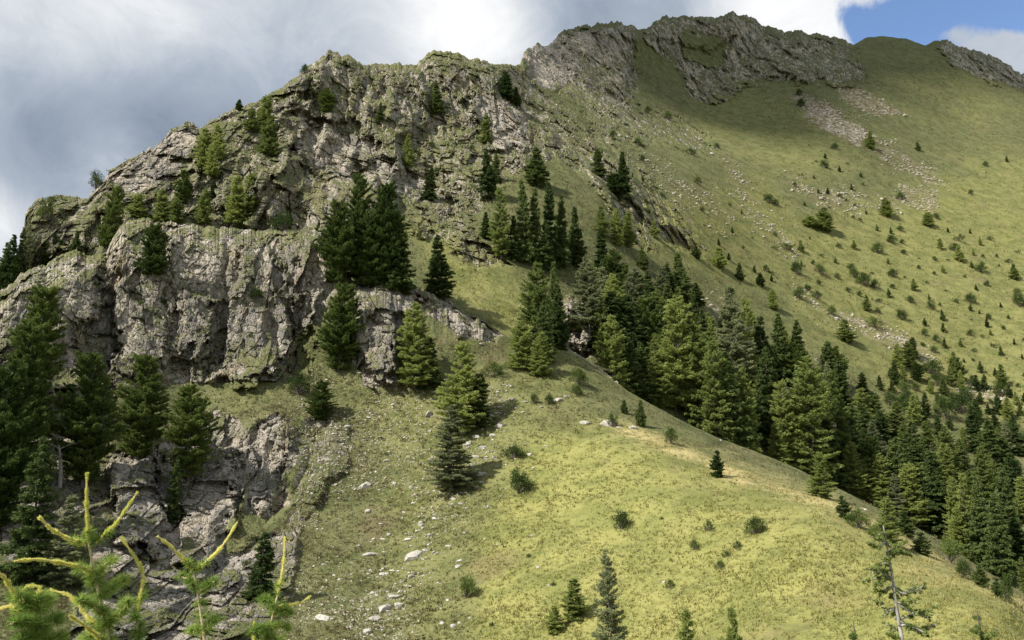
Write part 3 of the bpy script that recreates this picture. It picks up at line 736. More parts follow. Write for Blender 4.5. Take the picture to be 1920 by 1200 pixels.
# the forest in the valley: main trees
FOR = 'trees of the valley forest behind the grassy ridge'
for a in [
 ('larch',590,1148,742,86,'pale green larch nearest the ridge top at the left end of the forest'),('spruce',640,1184,748,66,None),('larch',556,1266,770,112,'tallest bright larch at the front of the valley forest'),
 ('larch',586,1312,800,100,'broad bright larch right beside the tallest one'),('larch',640,1344,835,90,None),('greylarch',532,1386,730,104,'greyish tall tree at the back of the valley forest'),
 ('spruce',680,1378,848,84,'blackish spruce at the ridge edge in the middle of the forest front'),('spruce',650,1440,835,70,None),('larch',690,1404,862,70,None),('spruce',588,1462,715,54,'dark slim spruce breaking the upper forest edge'),
 ('spruce',600,1498,730,54,None),('larch',672,1520,900,120,'very broad yellow green larch in the middle of the forest front'),('larch',716,1482,880,76,None),('spruce',640,1556,740,54,None),
 ('larch',700,1574,900,84,None),('spruce',770,1606,915,70,'dark spruce right of the broad yellow green larch'),
 ('greylarch',480,1106,625,96,'hazy grey green larch left of the pale rocks'),('larch',510,1150,640,78,None),('greylarch',500,1190,640,84,None),('larch',540,1215,660,70,None),('spruce',560,1160,655,70,None),('spruce',545,1230,680,66,None),
 ('larch',560,1405,720,60,None),('spruce',590,1430,740,56,None),('larch',790,1460,880,56,None),('larch',840,1560,905,50,None),('spruce',620,1248,740,60,None),('spruce',640,1205,745,60,None),('larch',660,1232,765,64,None),
 ('larch',860,1628,935,66,None),('larch',880,1655,955,60,None),('spruce',820,1690,960,70,None),('spruce',850,1760,1000,90,'big green spruce at the ridge edge in the right forest'),('larch',900,1800,1030,60,None),('spruce',790,1715,900,56,None),
 ('spruce',900,1850,1070,64,None),('spruce',930,1880,1095,66,None),('larch',895,1815,1045,50,None),('spruce',880,1905,1060,70,None),('larch',800,1780,900,60,None),
 ('spruce',770,1660,860,50,None),('spruce',760,1835,850,50,None),('spruce',790,1865,880,60,None),('larch',840,1850,960,60,None),('spruce',850,1905,960,60,None)]:
    plant(a[0], A_, a[1], a[2], a[3], a[4], a[5], FOR)

# fill of the forest
fx = [(1100,490,620),(1200,500,720),(1260,520,750),(1330,580,790),(1420,590,830),(1500,620,860),(1580,700,900),(1660,760,950),(1750,760,1000),(1850,770,1060),(1930,780,1110)]
FXA = np.array(fx, float); pts = []
tries = 0
while len(pts) < 128 and tries < 8000:
    tries += 1
    x = random.uniform(1110, 1935); lo = np.interp(x, FXA[:, 0], FXA[:, 1]) + 60; hi = np.interp(x, FXA[:, 0], FXA[:, 2]) + 25
    y = lo + (hi - lo) * random.random()
    dd = 20 + (y - lo) * .02
    if 1060 < x < 1130 and y > 560: continue
    if all(abs(x - a) > dd * .8 or abs(y - b) > dd * .9 for a, b in pts): pts.append((x, y))
for x, y in pts:
    lo = np.interp(x, FXA[:, 0], FXA[:, 1]); hi = np.interp(x, FXA[:, 0], FXA[:, 2]); t = (y - lo) / (hi - lo)
    k = random.choice(['spruce', 'spruce', 'larch', 'larch', 'larch', 'greylarch', 'pine'])
    right = sstep(np.array(x), 1560, 1800); h = (55 + 62 * t) * random.uniform(.75, 1.2) * (1 - .25 * right)
    plant(k, A_, y - h, x, y, h * random.uniform(.42, .78), None, FOR)

# scattered young trees and shrubs over the open far slope
def inpoly(x, y, P):
    c = False
    for i in range(len(P)):
        ax, ay = P[i]; bx, by = P[(i + 1) % len(P)]
        if (ay > y) != (by > y) and x < (bx - ax) * (y - ay) / (by - ay) + ax: c = not c
    return c
def scatter(poly, n, kinds, h0, h1, sheet, zone, mind=9):
    xs = [p[0] for p in poly]; ys = [p[1] for p in poly]; got = 0; tr = 0
    while got < n and tr < n * 60:
        tr += 1; x = random.uniform(min(xs), max(xs)); y = random.uniform(min(ys), max(ys))
        if not inpoly(x, y, poly): continue
        if float(fbm(np.array([[x / 60.0, y / 40.0, 0.5]]), 2, 401)[0]) + random.uniform(-.3, .3) < -.02: continue
        if any(abs(x - a) < mind and abs(y - b) < mind for a, b in PLACED): continue
        k = random.choice(kinds); h = random.uniform(h0, h1) * random.choice([.6, .8, 1, 1, 1.3])
        wf = dict(youngspruce=.62, younglarch=.62, shrub=1.25, lowshrub=1.9, larchshrub=1.2)[k]
        if k == 'lowshrub': h *= .6
        if k == 'shrub': h *= .8
        plant(k, sheet, y - h, x, y, h * wf * random.uniform(.85, 1.2), None, zone, parts=h > 16); got += 1
for x, y, h, k in [(1425,537,24,'youngspruce'),(1475,470,16,'lowshrub'),(1502,472,22,'younglarch'),(1495,515,24,'shrub'),(1538,515,20,'shrub'),(1620,535,26,'shrub'),(1645,475,20,'shrub'),(1714,546,22,'younglarch'),
  (1625,583,30,'younglarch'),(1800,490,30,'younglarch'),(1840,512,20,'shrub'),(1902,525,30,'younglarch'),(1820,568,20,'shrub'),(1768,600,20,'youngspruce'),(1770,622,18,'youngspruce'),(1745,580,16,'shrub'),(1755,640,14,'shrub'),
  (1788,695,34,'younglarch'),(1720,715,34,'pine'),(1755,722,24,'lowshrub'),(1685,690,44,'larch'),(1650,730,26,'youngspruce'),(1840,700,22,'youngspruce'),(1910,575,24,'shrub'),(1892,745,24,'youngspruce'),(1440,380,18,'shrub'),
  (1455,385,12,'shrub'),(1295,290,14,'lowshrub'),(1308,345,14,'shrub'),(1254,225,16,'shrub'),(1215,212,14,'shrub'),(1150,258,14,'shrub'),(1345,278,10,'shrub'),(1632,280,34,'younglarch'),(1722,282,18,'youngspruce'),
  (1505,200,18,'shrub'),(1500,180,14,'shrub'),(1565,280,12,'shrub'),(1690,375,16,'shrub'),(1545,315,16,'shrub'),(1755,410,12,'shrub'),(1848,312,10,'shrub'),(1888,305,12,'youngspruce'),(1820,365,10,'shrub'),(1195,272,14,'shrub'),
  (1600,520,18,'shrub'),(1690,600,20,'shrub'),(1735,630,14,'shrub'),(1640,615,20,'lowshrub'),(1560,590,18,'shrub'),(1500,560,22,'shrub'),(1450,580,40,'larch'),(1530,560,14,'lowshrub')]:
    w = dict(youngspruce=.6, younglarch=.7, shrub=1.2, lowshrub=2.4, larch=.7, pine=.8)[k]
    plant(k, A_, y - h, x, y, h * w, None, 'young trees and shrubs on the open far slope', parts=h > 16)
scatter([(1400,520),(1500,440),(1700,430),(1930,440),(1930,640),(1780,680),(1700,640),(1560,560)], 80, ['youngspruce','shrub','shrub','lowshrub','younglarch'], 8, 17, A_, 'young trees and shrubs on the open far slope', 14)
scatter([(1760,640),(1930,640),(1930,740),(1800,720)], 10, ['youngspruce','shrub'], 10, 18, A_, 'young trees and shrubs on the open far slope', 14)
scatter([(1620,700),(1760,700),(1930,735),(1930,860),(1780,820),(1680,790)], 50, ['youngspruce','youngspruce','shrub','younglarch'], 20, 42, A_, 'young trees where the open slope meets the forest', 14)
scatter([(1140,280),(1330,330),(1500,470),(1460,520),(1250,470)], 26, ['shrub','shrub','lowshrub','youngspruce'], 8, 15, A_, 'shrubs among the rocks of the far slope', 12)
scatter([(1450,330),(1560,290),(1760,390),(1700,430),(1500,420)], 20, ['shrub','lowshrub','youngspruce'], 8, 14, A_, 'shrubs around the pale scree', 12)
scatter([(560,160),(900,130),(1000,250),(900,380),(760,330),(600,210)], 16, ['shrub','lowshrub'], 8, 14, A_, 'shrubs on the upper crag', 14)
scatter([(230,460),(540,450),(560,700),(300,690),(230,560)], 10, ['shrub','lowshrub'], 8, 14, B_, 'shrubs on ledges of the pale cliff', 20)
scatter([(620,760),(900,930),(1200,830),(1800,1080),(1700,1190),(600,1190)], 12, ['lowshrub'], 9, 15, B_, 'low shrubs on the near meadow', 30)

# grey snag
def snag():
    r = link('dead_tree_trunk', None, label='pale bare dead trunk leaning between the dark pines on the left', category='dead tree')
    p = at(B_, 112, 915); q = at(B_, 112, 915) + np.array([-1.5, 0, 7.2]); r.location = p
    z = np.linspace(0, 1, 9); pts = (q - p) * z[:, None] + np.stack([.35 * np.sin(z * 4), z * 0, z * 0], -1)
    V, Fc = tube(pts, np.linspace(.20, .05, 9), 8); link('trunk', mesh_from('snag_trunk', V, Fc, None, [M_GRY], True), r)
    for k in range(6):
        t = random.uniform(.3, .9); a = random.uniform(0, 6.28); b = pts[int(t * 8)]; e = b + np.array([math.cos(a), math.sin(a), .4]) * random.uniform(.8, 1.6)
        V, Fc = tube([b, (b + e) / 2 + np.array([0, 0, .1]), e], [.09, .05, .02], 5); link('branch', mesh_from('snag_branch', V, Fc, None, [M_GRY], True), r)
snag()

# ------------------------------------------------------------ boulders and rubble
def rock_mesh(name, seed, mat, flat=.6):
    import bmesh
    bm = bmesh.new(); bmesh.ops.create_icosphere(bm, subdivisions=2, radius=1.0)
    g = np.random.default_rng(seed); pl = [(unit(g.normal(size=3)), g.uniform(.45, .8)) for _ in range(11)]
    for v in bm.verts:
        c = np.array(v.co)
        for n_, d_ in pl:
            e = c @ n_ - d_
            if e > 0: c = c - n_ * e * .92
        c *= 1 + .04 * math.sin(c[0] * 9 + seed) * math.cos(c[1] * 8)
        v.co = (c[0], c[1], c[2] * flat)
    me = bpy.data.meshes.new(name); bm.to_mesh(me); bm.free(); me.materials.append(mat); return me
BT = [rock_mesh('boulder_mesh', i, M_BLD, (.55, .7, .5, .85)[i % 4]) for i in range(6)]
BLIST = []
def boulder(px, py, w, label=None, sheet=B_, group='pale boulders on the near meadow'):
    p = at(sheet, px, py); D = float((p - CAM) @ FWD); r = w * D / FPX / 1.4
    o = link('boulder', random.choice(BT)); o.location = (p[0], p[1], p[2] - r * .18)
    o.rotation_euler = (random.uniform(-.3, .3), random.uniform(-.3, .3), random.uniform(0, 6.28)); o.scale = (r, r * random.uniform(.7, 1.1), r * random.uniform(.7, 1.1))
    o['category'] = 'boulder'; o['group'] = group
    if label: o['label'] = label
    else: BLIST.append((o, px, py, w, group))
for b in [(780,1042,32,'largest white boulder on the lower meadow'),(606,1158,36,'broad pale boulder at the bottom right of the yellow shoots'),(693,1038,28,'flat white boulder left of the largest one'),
 (935,798,18,'white boulder at the top of the boulder trail beside the dark spruce'),(804,776,20,'squarish tan boulder left of the broad larch'),(1184,801,26,'pale boulder on the crest beside the ridge edge'),
 (1140,796,26,'flat pale boulder left of another on the crest'),(1095,793,18,'leftmost pale boulder on the crest'),(1350,826,7,'tiny white stone on the ridge edge'),(905,886,26,'pale boulder at the foot of the sparse larch'),
 (850,935,12,None),(820,972,16,None),(865,943,10,None),(790,984,10,None),(782,996,9,None),(765,1012,14,None),(800,1030,12,None),(842,1022,12,None),(722,1075,18,None),(735,1068,12,None),(770,1082,14,None),(858,1062,14,None),
 (700,1110,12,None),(740,1118,28,None),(720,1140,30,None),(748,1136,18,None),(700,1160,22,None),(690,1185,18,None),(682,912,22,None),(690,958,12,None),(716,982,10,None),(720,1010,12,None),(700,1010,8,None),
 (918,780,14,None),(905,795,16,None),(925,815,14,None),(895,818,16,None),(905,838,14,None),(880,830,12,None),(915,772,12,None),(962,748,14,None),(985,752,10,None),(1048,748,18,None),(1062,745,12,None),(1030,746,12,None),
 (992,850,14,None),(930,860,10,None),(868,858,12,None),(1160,800,12,None),(850,712,12,None),(880,672,12,None),(905,645,10,None),(930,688,9,None),(760,690,10,None),(770,600,10,None),
 (1615,953,22,'pinkish flat rock on the olive strip behind the dry crest'),(900,905,14,None),(945,916,9,None),(650,800,12,None),(640,1085,12,None),(740,905,8,None),(1245,1092,8,None)]:
    boulder(b[0], b[1], b[2], b[3])
for i in range(185):
    y = random.uniform(720, 1190); x = 905 - (y - 800) * .55 + random.gauss(0, random.choice([22, 60])) if random.random() < .75 else random.uniform(560, 1050)
    boulder(x, y, random.uniform(4, 9) * (1.5 if random.random() < .1 else 1))

# rubble: countless small stones of the scree fields
def rubble(name, sheet, field, n, lo, hi, kindlabel, thr=.25, box=(1000, 2000, 150, 800)):
    t = (1 + 5 ** .5) / 2
    ico = unit(np.array([(-1,t,0),(1,t,0),(-1,-t,0),(1,-t,0),(0,-1,t),(0,1,t),(0,-1,-t),(0,1,-t),(t,0,-1),(t,0,1),(-t,0,-1),(-t,0,1)], float))
    fc = np.array([(0,11,5),(0,5,1),(0,1,7),(0,7,10),(0,10,11),(1,5,9),(5,11,4),(11,10,2),(10,7,6),(7,1,8),(3,9,4),(3,4,2),(3,2,6),(3,6,8),(3,8,9),(4,9,5),(2,4,11),(6,2,10),(8,6,7),(9,8,1)])
    V = []; Fs = []; c = 0
    m = n * 30; X = rng.uniform(box[0], box[1], m); Y = rng.uniform(box[2], box[3], m)
    q = np.stack([X / 22.0, Y / 14.0, X * 0 + .3], -1)
    f = samp(field, X + 34 * fbm(q, 4, 411, .7), Y + 26 * fbm(q + 40, 4, 411, .7)) * np.where(rng.random(m) < .94, 1, 3)
    ok = (f > .05) & (rng.random(m) < f ** 1.5); X, Y, f = X[ok], Y[ok], f[ok]; PP, _v = at_v(sheet, X, Y)
    ok = vnoise(PP / 7.0, 5) >= .15 - f * .5; PP = PP[ok][:n]
    for p in PP:
        D = float((p - CAM) @ FWD); r = D / FPX * random.uniform(lo, hi) * (1.7 if random.random() < .08 else 1)
        q = ico * (1 + rng.uniform(-.28, .28, (12, 1))) * np.array([r, r * rng.uniform(.6, 1), r * rng.uniform(.4, .8)])
        a = rng.uniform(0, 6.28); q = np.stack([q[:, 0] * math.cos(a) - q[:, 1] * math.sin(a), q[:, 0] * math.sin(a) + q[:, 1] * math.cos(a), q[:, 2]], -1)
        V.append(q + p + [0, 0, r * .1]); Fs.append(fc + 12 * c); c += 1
    link(name, mesh_from(name, np.vstack(V), np.vstack(Fs), None, [M_RUB]), kind='stuff', label=kindlabel, category='scree')
rubble('scree', A_, SCREE1, 5200, .8, 2.9, 'pale stony scree streaks running down the far grassy slope')
SM = mask([(.5,40,[(560,700),(960,700),(960,820),(860,960),(760,1220),(480,1260),(560,950)]),(.8,12,[(1060,560),(1100,560),(1160,660),(1060,660)])])
rubble('gravel', B_, SM, 5200, .6, 2.4, 'small loose stones strewn over the near meadow below the cliff', box=(450, 1170, 560, 1260))
SM1 = ROCK1 * .45
rubble('loose_stones', A_, SM1, 3500, .8, 2.0, 'small loose stones lying between turf on the upper crag', box=(60, 1400, 100, 500))

# turf: tussocks and dwarf shrubs
def turf_material():
    m, nt = newmat('turf_blades'); g = N(nt)
    a = g.attr('vary'); c = g.mix(g.ramp(g.attr('bright'), .15, .85), GR['olive2'], GR['lush2'])
    c = g.mix(g.ramp(a, .45, .0), c, GR['tuft']); c = g.mix(g.math('MULTIPLY', g.ramp(a, .62, 1.0), .8), c, GR['pale'])
    c = g.mix(g.math('MULTIPLY', g.math('MULTIPLY', g.ramp(a, .66, .42), g.ramp(g.attr('bright'), .6, .1)), .6), c, GR['brown'])
    c = g.mix(g.math('MULTIPLY', g.attr('dry'), .6), c, GR['straw'])
    d = g.n('ShaderNodeBsdfDiffuse', Color=c); t = g.n('ShaderNodeBsdfTranslucent', Color=c); mx = g.n('ShaderNodeMixShader', Fac=.3)
    g.set(mx.inputs[1], d.outputs[0]); g.set(mx.inputs[2], t.outputs[0]); g.n('ShaderNodeOutputMaterial', Surface=mx.outputs[0]); return m
M_TUR = turf_material()
def turf(name, s, rockf, brf, dryf, n, box, hh, nb, lab):
    x = rng.uniform(box[0], box[1], n); y = rng.uniform(box[2], box[3], n); p, v = at_v(s, x, y)
    ok = (v > .004) & (v < .98) & (samp(rockf, x, y) + rng.uniform(-.25, .25, n) < .55)
    cl = fbm(p / (3.2 if hh < .4 else 9), 3, 301); ok &= cl + rng.uniform(-.5, .5, n) > -.22
    x, y, p, cl = x[ok], y[ok], p[ok], cl[ok]; n = len(x)
    D = (p - CAM) @ FWD; h = hh * rng.uniform(.5, 1.3, n) * (D / D.mean()) ** .5
    bri = np.clip(samp(brf, x, y) + .35 * cl, 0, 1); dry = samp(dryf, x, y); base = np.clip(.46 + .16 * bri + (.9 - .55 * bri) * fbm(p / 1.7, 2, 303) + rng.normal(size=n) * .16, 0, 1)
    C = np.repeat(p, nb, 0) + rng.normal(size=(n * nb, 3)) * np.repeat(h, nb)[:, None] * np.array([.45, .45, .05]); C[:, 2] -= .03
    Dv = rng.normal(size=(n * nb, 3)) * .55 + np.array([0, 0, 1.0]); H = np.repeat(h, nb) * rng.uniform(.6, 1.1, n * nb)
    V, Fc, A = blades(C, Dv, H, H * rng.uniform(.10, .26, n * nb), np.clip(np.repeat(base, nb) + rng.normal(size=n * nb) * .12, 0, 1))
    link(name, mesh_from(name, V, Fc, dict(vary=A, bright=np.repeat(bri, nb * 3), dry=np.repeat(dry, nb * 3)), [M_TUR]), kind='stuff', label=lab, category='grass')
turf('grass', B_, ROCK2, BRIGHT2, DRY2, 80000, (-60, 1990, 640, 1300), .24, 7, 'tufted yellow green and olive turf covering the near ridge')
turf('grass', A_, ROCK1, BRIGHT1, Z0, 75000, (40, 1990, 40, 900), .62, 5, 'coarse turf tussocks covering the far mountain slope')

# ------------------------------------------------------------ automatic labels
ORD = ['leftmost', 'second', 'third', 'fourth', 'fifth', 'sixth', 'seventh', 'eighth', 'ninth', 'tenth', 'eleventh', 'twelfth', 'thirteenth', 'fourteenth', 'fifteenth']
DESC = dict(spruce='dark spruce', pine='dense dark pine', larch='light green larch', greylarch='thin grey green larch', youngspruce='young dark spruce', younglarch='young green larch', shrub='rounded green shrub',
            lowshrub='flat spreading shrub', larchshrub='bushy little larch')
def zone(x, y, grp):
    if grp == 'trees of the valley forest behind the grassy ridge':
        c = 'left end' if x < 1250 else 'left half' if x < 1400 else 'middle' if x < 1550 else 'right half' if x < 1720 else 'right end'
        lo = np.interp(x, FXA[:, 0], FXA[:, 1]); hi = np.interp(x, FXA[:, 0], FXA[:, 2]); t = (y - lo) / (hi - lo)
        return "in the valley forest's %s, %s" % (c, 'back row' if t < .45 else 'middle row' if t < .8 else 'front row')
    if grp == 'young trees and shrubs on the open far slope':
        if y < 330: return 'high on the far slope by the upper scree'
        if y < 440: return 'on the open far slope beside the scree band'
        return 'on the far slope %s, %s' % ('above the forest' if x < 1600 else 'above lower scree' if x < 1760 else 'near right margin', 'upper part' if y < 510 else 'mid part' if y < 580 else 'lower part')
    return {G_CRAG: ('in the steep gullies of the left crag' if x < 560 else 'in the dense clump on the crag' if 880 < x < 1100 else 'right of the crag clump'), 'trees on the far slope': 'at the upper forest edge',
            'trees and shrubs on the near ridge': 'on the near ridge ' + ('by its top' if x < 1110 else 'along its upper edge' if x < 1320 else 'on the bright meadow' if x < 1500 else 'behind the dry crest'),
            'trees at the pale cliff': 'at the pale cliff', 'young trees where the open slope meets the forest': 'at the upper right forest edge ' + ('left' if x < 1750 else 'middle' if x < 1840 else 'right') + (' upper' if y < 770 else ' lower') + ' part',
            'shrubs among the rocks of the far slope': 'among rocks on the far slope, ' + ('upper part' if y < 370 else 'lower part'), 'shrubs around the pale scree': 'around the scree band', 'shrubs on the upper crag': 'on the upper crag face',
            'shrubs on ledges of the pale cliff': 'on a ledge of the pale cliff', 'low shrubs on the near meadow': 'on the near meadow'}[grp]
bins = {}
for o, kd, x, y, h, grp in AUTO: bins.setdefault((DESC[kd], zone(x, y, grp)), []).append((x, o))
for (ds, z), L in bins.items():
    L.sort(key=lambda e: e[0])
    for i, (x, o) in enumerate(L):
        o['label'] = ds + ' ' + z if len(L) == 1 else '%s %s, %s' % (ds, z, ('%s from the left' % ORD[i]) if 0 < i < len(L) - 1 and i < 15 else 'leftmost' if i == 0 else 'rightmost' if i == len(L) - 1 else '%dth from the left' % (i + 1))
bb = {}
for o, x, y, w, grp in BLIST:
    z = 'beside the tree row' if y < 870 and x > 820 else 'below the cliff corner' if y < 870 else 'in the boulder trail below the sparse larch' if y < 1000 else 'in the lowest part of the boulder trail'
    bb.setdefault(('pale boulder' if w > 9 else 'small pale stone', z), []).append((x, o))
for (ds, z), L in bb.items():
    L.sort(key=lambda e: e[0])
    for i, (x, o) in enumerate(L):
        o['label'] = '%s %s, %s' % (ds, z, 'leftmost' if i == 0 else 'rightmost' if i == len(L) - 1 else ORD[i] + ' from the left' if i < 15 else '%dth from the left' % (i + 1))

# ------------------------------------------------------------ foreground young larches
def P3(px, py, d): return CAM + ray(px, py) * d
def smooth_path(pts, n):
    p = np.array(pts, float); s = np.concatenate([[0], np.cumsum(np.linalg.norm(np.diff(p, axis=0), axis=1))]); u = np.linspace(0, s[-1], n)
    q = np.stack([np.interp(u, s, p[:, k]) for k in range(3)], -1)
    for _ in range(max(1, n // 10)): q[1:-1] = (q[:-2] + 2 * q[1:-1] + q[2:]) / 4
    return q
def shoot_needles(path, n, L, W, g, cone=.6):
    m = len(path); t = g.uniform(0, 1, n); i = (t * (m - 1)).astype(int).clip(0, m - 2); f = (t * (m - 1) - i)[:, None]
    c = path[i] * (1 - f) + path[i + 1] * f; T = unit(path[i + 1] - path[i]); r = g.normal(size=(n, 3)); r = unit(r - T * (r * T).sum(1, keepdims=True))
    return blades(c, T * cone + r * g.uniform(.5, 1, (n, 1)), L * (1.25 - .65 * t) * (.8 + .35 * np.sin(t * 23 + g.uniform(0, 6)) * np.sin(t * 9)) * g.uniform(.55, 1.1, n), np.full(n, W), g.uniform(.2, 1, n), g)
def tufts(path, n, k, L, W, g):
    m = len(path); C = []; D = []
    for _ in range(n):
        i = g.integers(0, m - 1); c = path[i]; ax = unit(g.normal(size=3)); ax[2] = abs(ax[2]) * .5; c = c + ax * .006
        C.append(np.repeat(c[None], k, 0)); D.append(ax * .9 + g.normal(size=(k, 3)) * .65)
    C = np.vstack(C); D = np.vstack(D); q = len(C)
    return blades(C, D, L * g.uniform(.6, 1.1, q), np.full(q, W), g.uniform(0, 1, q), g)

def young_larch(name, label, stem, shoots, twigs, d, seed, leader=True):
    """stem/shoots/twigs: pixel paths; every point gets its own distance"""
    g = np.random.default_rng(seed); root = link(name, None, label=label, category='young tree', group='young larches close to the camera')
    sp = np.array([P3(x, y, d) for x, y in stem]); 
    gz = CAMZ - 2.45 - .36 * max(0, d - 2) - .1
    bottom = sp[-1].copy(); bottom[2] = gz; bottom[:2] *= 1.0
    path = smooth_path(np.vstack([sp, bottom]), 60)
    root.location = bottom; off = bottom
    ln = len(path); rad = np.linspace(.0035, .022, ln)
    V, Fc = tube(path - off, rad, 8); link('trunk', mesh_from('young_trunk_mesh', V, Fc, None, [M_TWG], True), root)
    # leafy side twigs down the hidden part of the stem, too
    for k in range(26):
        j = int(g.uniform(.28, .9) * ln); az = g.uniform(0, 6.28); l = .10 + .35 * j / ln * g.uniform(.5, 1)
        e = path[j] + np.array([math.cos(az), math.sin(az), .45]) * l; tp = smooth_path([path[j], (path[j] + e) / 2 + [0, 0, -.015], e], 10)
        V, Fc = tube(tp - off, np.linspace(.004, .0015, 10), 5); b = link('branch', mesh_from('twig', V, Fc, None, [M_TWG], True), root)
        v, f, a = tufts(tp, 16, 22, .032, .0013, g); link('needles', mesh_from('needle_tufts', v - off, f, dict(vary=a), [M_YLA]), b)
    for k, (pp, dd) in enumerate(shoots):       # bright new growth
        d0 = d; q = np.array([P3(x, y, d0 + dd * (i / (len(pp) - 1))) for i, (x, y) in enumerate(pp[::-1])])
        tp = smooth_path(q, 24); V, Fc = tube(tp - off, np.linspace(.0042, .0022, 24), 6)
        b = link('shoot', mesh_from('shoot_mesh', V, Fc, None, [M_SHB], True), root)
        n = int(2300 * np.linalg.norm(np.diff(tp, axis=0), axis=1).sum() / .25)
        v, f, a = shoot_needles(tp, n, .0175, .0015, g, .85); link('needles', mesh_from('shoot_needles', v - off, f, dict(vary=a), [M_SHO]), b)
        v, f, a = tufts(tp[:7], 9, 26, .032, .0013, g); link('needles', mesh_from('needle_tufts', v - off, f, dict(vary=a), [M_YLA]), b)
    for pp, dd, dens in twigs:                   # older wood with rosettes of green needles
        q = np.array([P3(x, y, d + dd * (i / (len(pp) - 1))) for i, (x, y) in enumerate(pp)])
        tp = smooth_path(q, 24); V, Fc = tube(tp - off, np.linspace(.006, .003, 24), 6)
        b = link('branch', mesh_from('twig', V, Fc, None, [M_TWG], True), root)
        v, f, a = tufts(tp, int(dens * 44), 28, .036, .0013, g); link('needles', mesh_from('needle_tufts', v - off, f, dict(vary=a), [M_YLA]), b)
    v, f, a = tufts(path[3:26], 110, 28, .036, .0013, g); link('needles', mesh_from('needle_tufts', v - off, f, dict(vary=a), [M_YLA]), root)

young_larch('young_larch', 'young larch with a tall yellow green leader shoot, close at the lower left', [(165,1012),(170,1045),(178,1085),(188,1130),(202,1180),(212,1240),(222,1330)],
 [([(163,888),(162,940),(164,985),(167,1020)], -.03), ([(74,970),(95,992),(125,1008),(160,1022)], -.05), ([(257,924),(236,955),(215,985),(180,1018)], .05),
  ([(28,1052),(70,1048),(110,1054),(150,1062),(178,1075)], -.10), ([(228,1008),(243,1030),(258,1052),(270,1078),(264,1115),(256,1150)], .04), ([(94,1106),(128,1114),(148,1135),(165,1160),(195,1178)], .10),
  ([(130,1154),(155,1170),(178,1188),(205,1215)], -.12)],
 [([(188,1120),(215,1100),(238,1085)], .1, 1.0), ([(178,1090),(195,1060),(212,1050)], .08, .6), ([(200,1170),(225,1150),(240,1128)], -.1, 1.0), ([(195,1150),(170,1135),(150,1125)], -.08, .9), ([(182,1100),(165,1075),(150,1070)], .06, .7),
  ([(256,1150),(258,1180),(250,1240)], 0, .8), ([(205,1185),(180,1190),(150,1205)], .05, .8)], 3.0, 11)
young_larch('young_larch', 'young larch with a forked pair of yellow shoots, second in from the lower left', [(362,1062),(366,1090),(372,1120),(380,1165),(388,1240),(392,1330)],
 [([(296,1006),(318,1022),(340,1044),(362,1068)], -.03), ([(444,980),(428,1008),(408,1035),(385,1055),(366,1070)], .04)],
 [([(368,1100),(350,1085),(335,1080)], .05, .6), ([(370,1110),(392,1098),(402,1090)], -.05, .6), ([(384,1180),(400,1165),(412,1160)], .05, .8), ([(386,1190),(370,1180),(352,1185)], .05, .6)], 3.3, 12)
young_larch('young_larch', 'young larch with a thin upright yellow shoot, rightmost of those in front', [(522,1110),(516,1135),(508,1165),(498,1210),(492,1330)],
 [([(534,1008),(533,1040),(529,1075),(521,1112)], .02), ([(582,1118),(565,1130),(545,1134),(522,1136)], .05), ([(477,1166),(474,1185),(478,1215)], .03)],
 [([(514,1140),(500,1125),(488,1122)], .05, .7), ([(512,1150),(532,1145),(545,1150)], .05, .8), ([(506,1175),(525,1172),(540,1180)], .05, .8), ([(505,1180),(485,1178),(470,1190)], -.05, .8), ([(500,1195),(520,1200),(535,1210)], 0, .8)], 3.5, 13)
young_larch('young_larch', 'young larch cut by the left margin with arching yellow tips', [(60,1135),(70,1160),(82,1200),(95,1330)],
 [([(-6,1070),(10,1085),(22,1105),(45,1130)], -.03), ([(40,1108),(55,1098),(75,1100),(70,1130)], .03), ([(-10,1145),(20,1135),(40,1150)], .02)],
 [([(62,1140),(45,1120),(25,1118)], .05, 1.2), ([(66,1150),(85,1128),(92,1118)], .05, 1.0), ([(75,1180),(100,1165),(110,1160)], .05, 1.0), ([(72,1175),(45,1165),(20,1170)], -.05, 1.2), ([(85,1205),(110,1195),(120,1200)], .05, .8),
  ([(80,1195),(50,1195),(30,1210)], -.05, 1.0)], 2.8, 14)

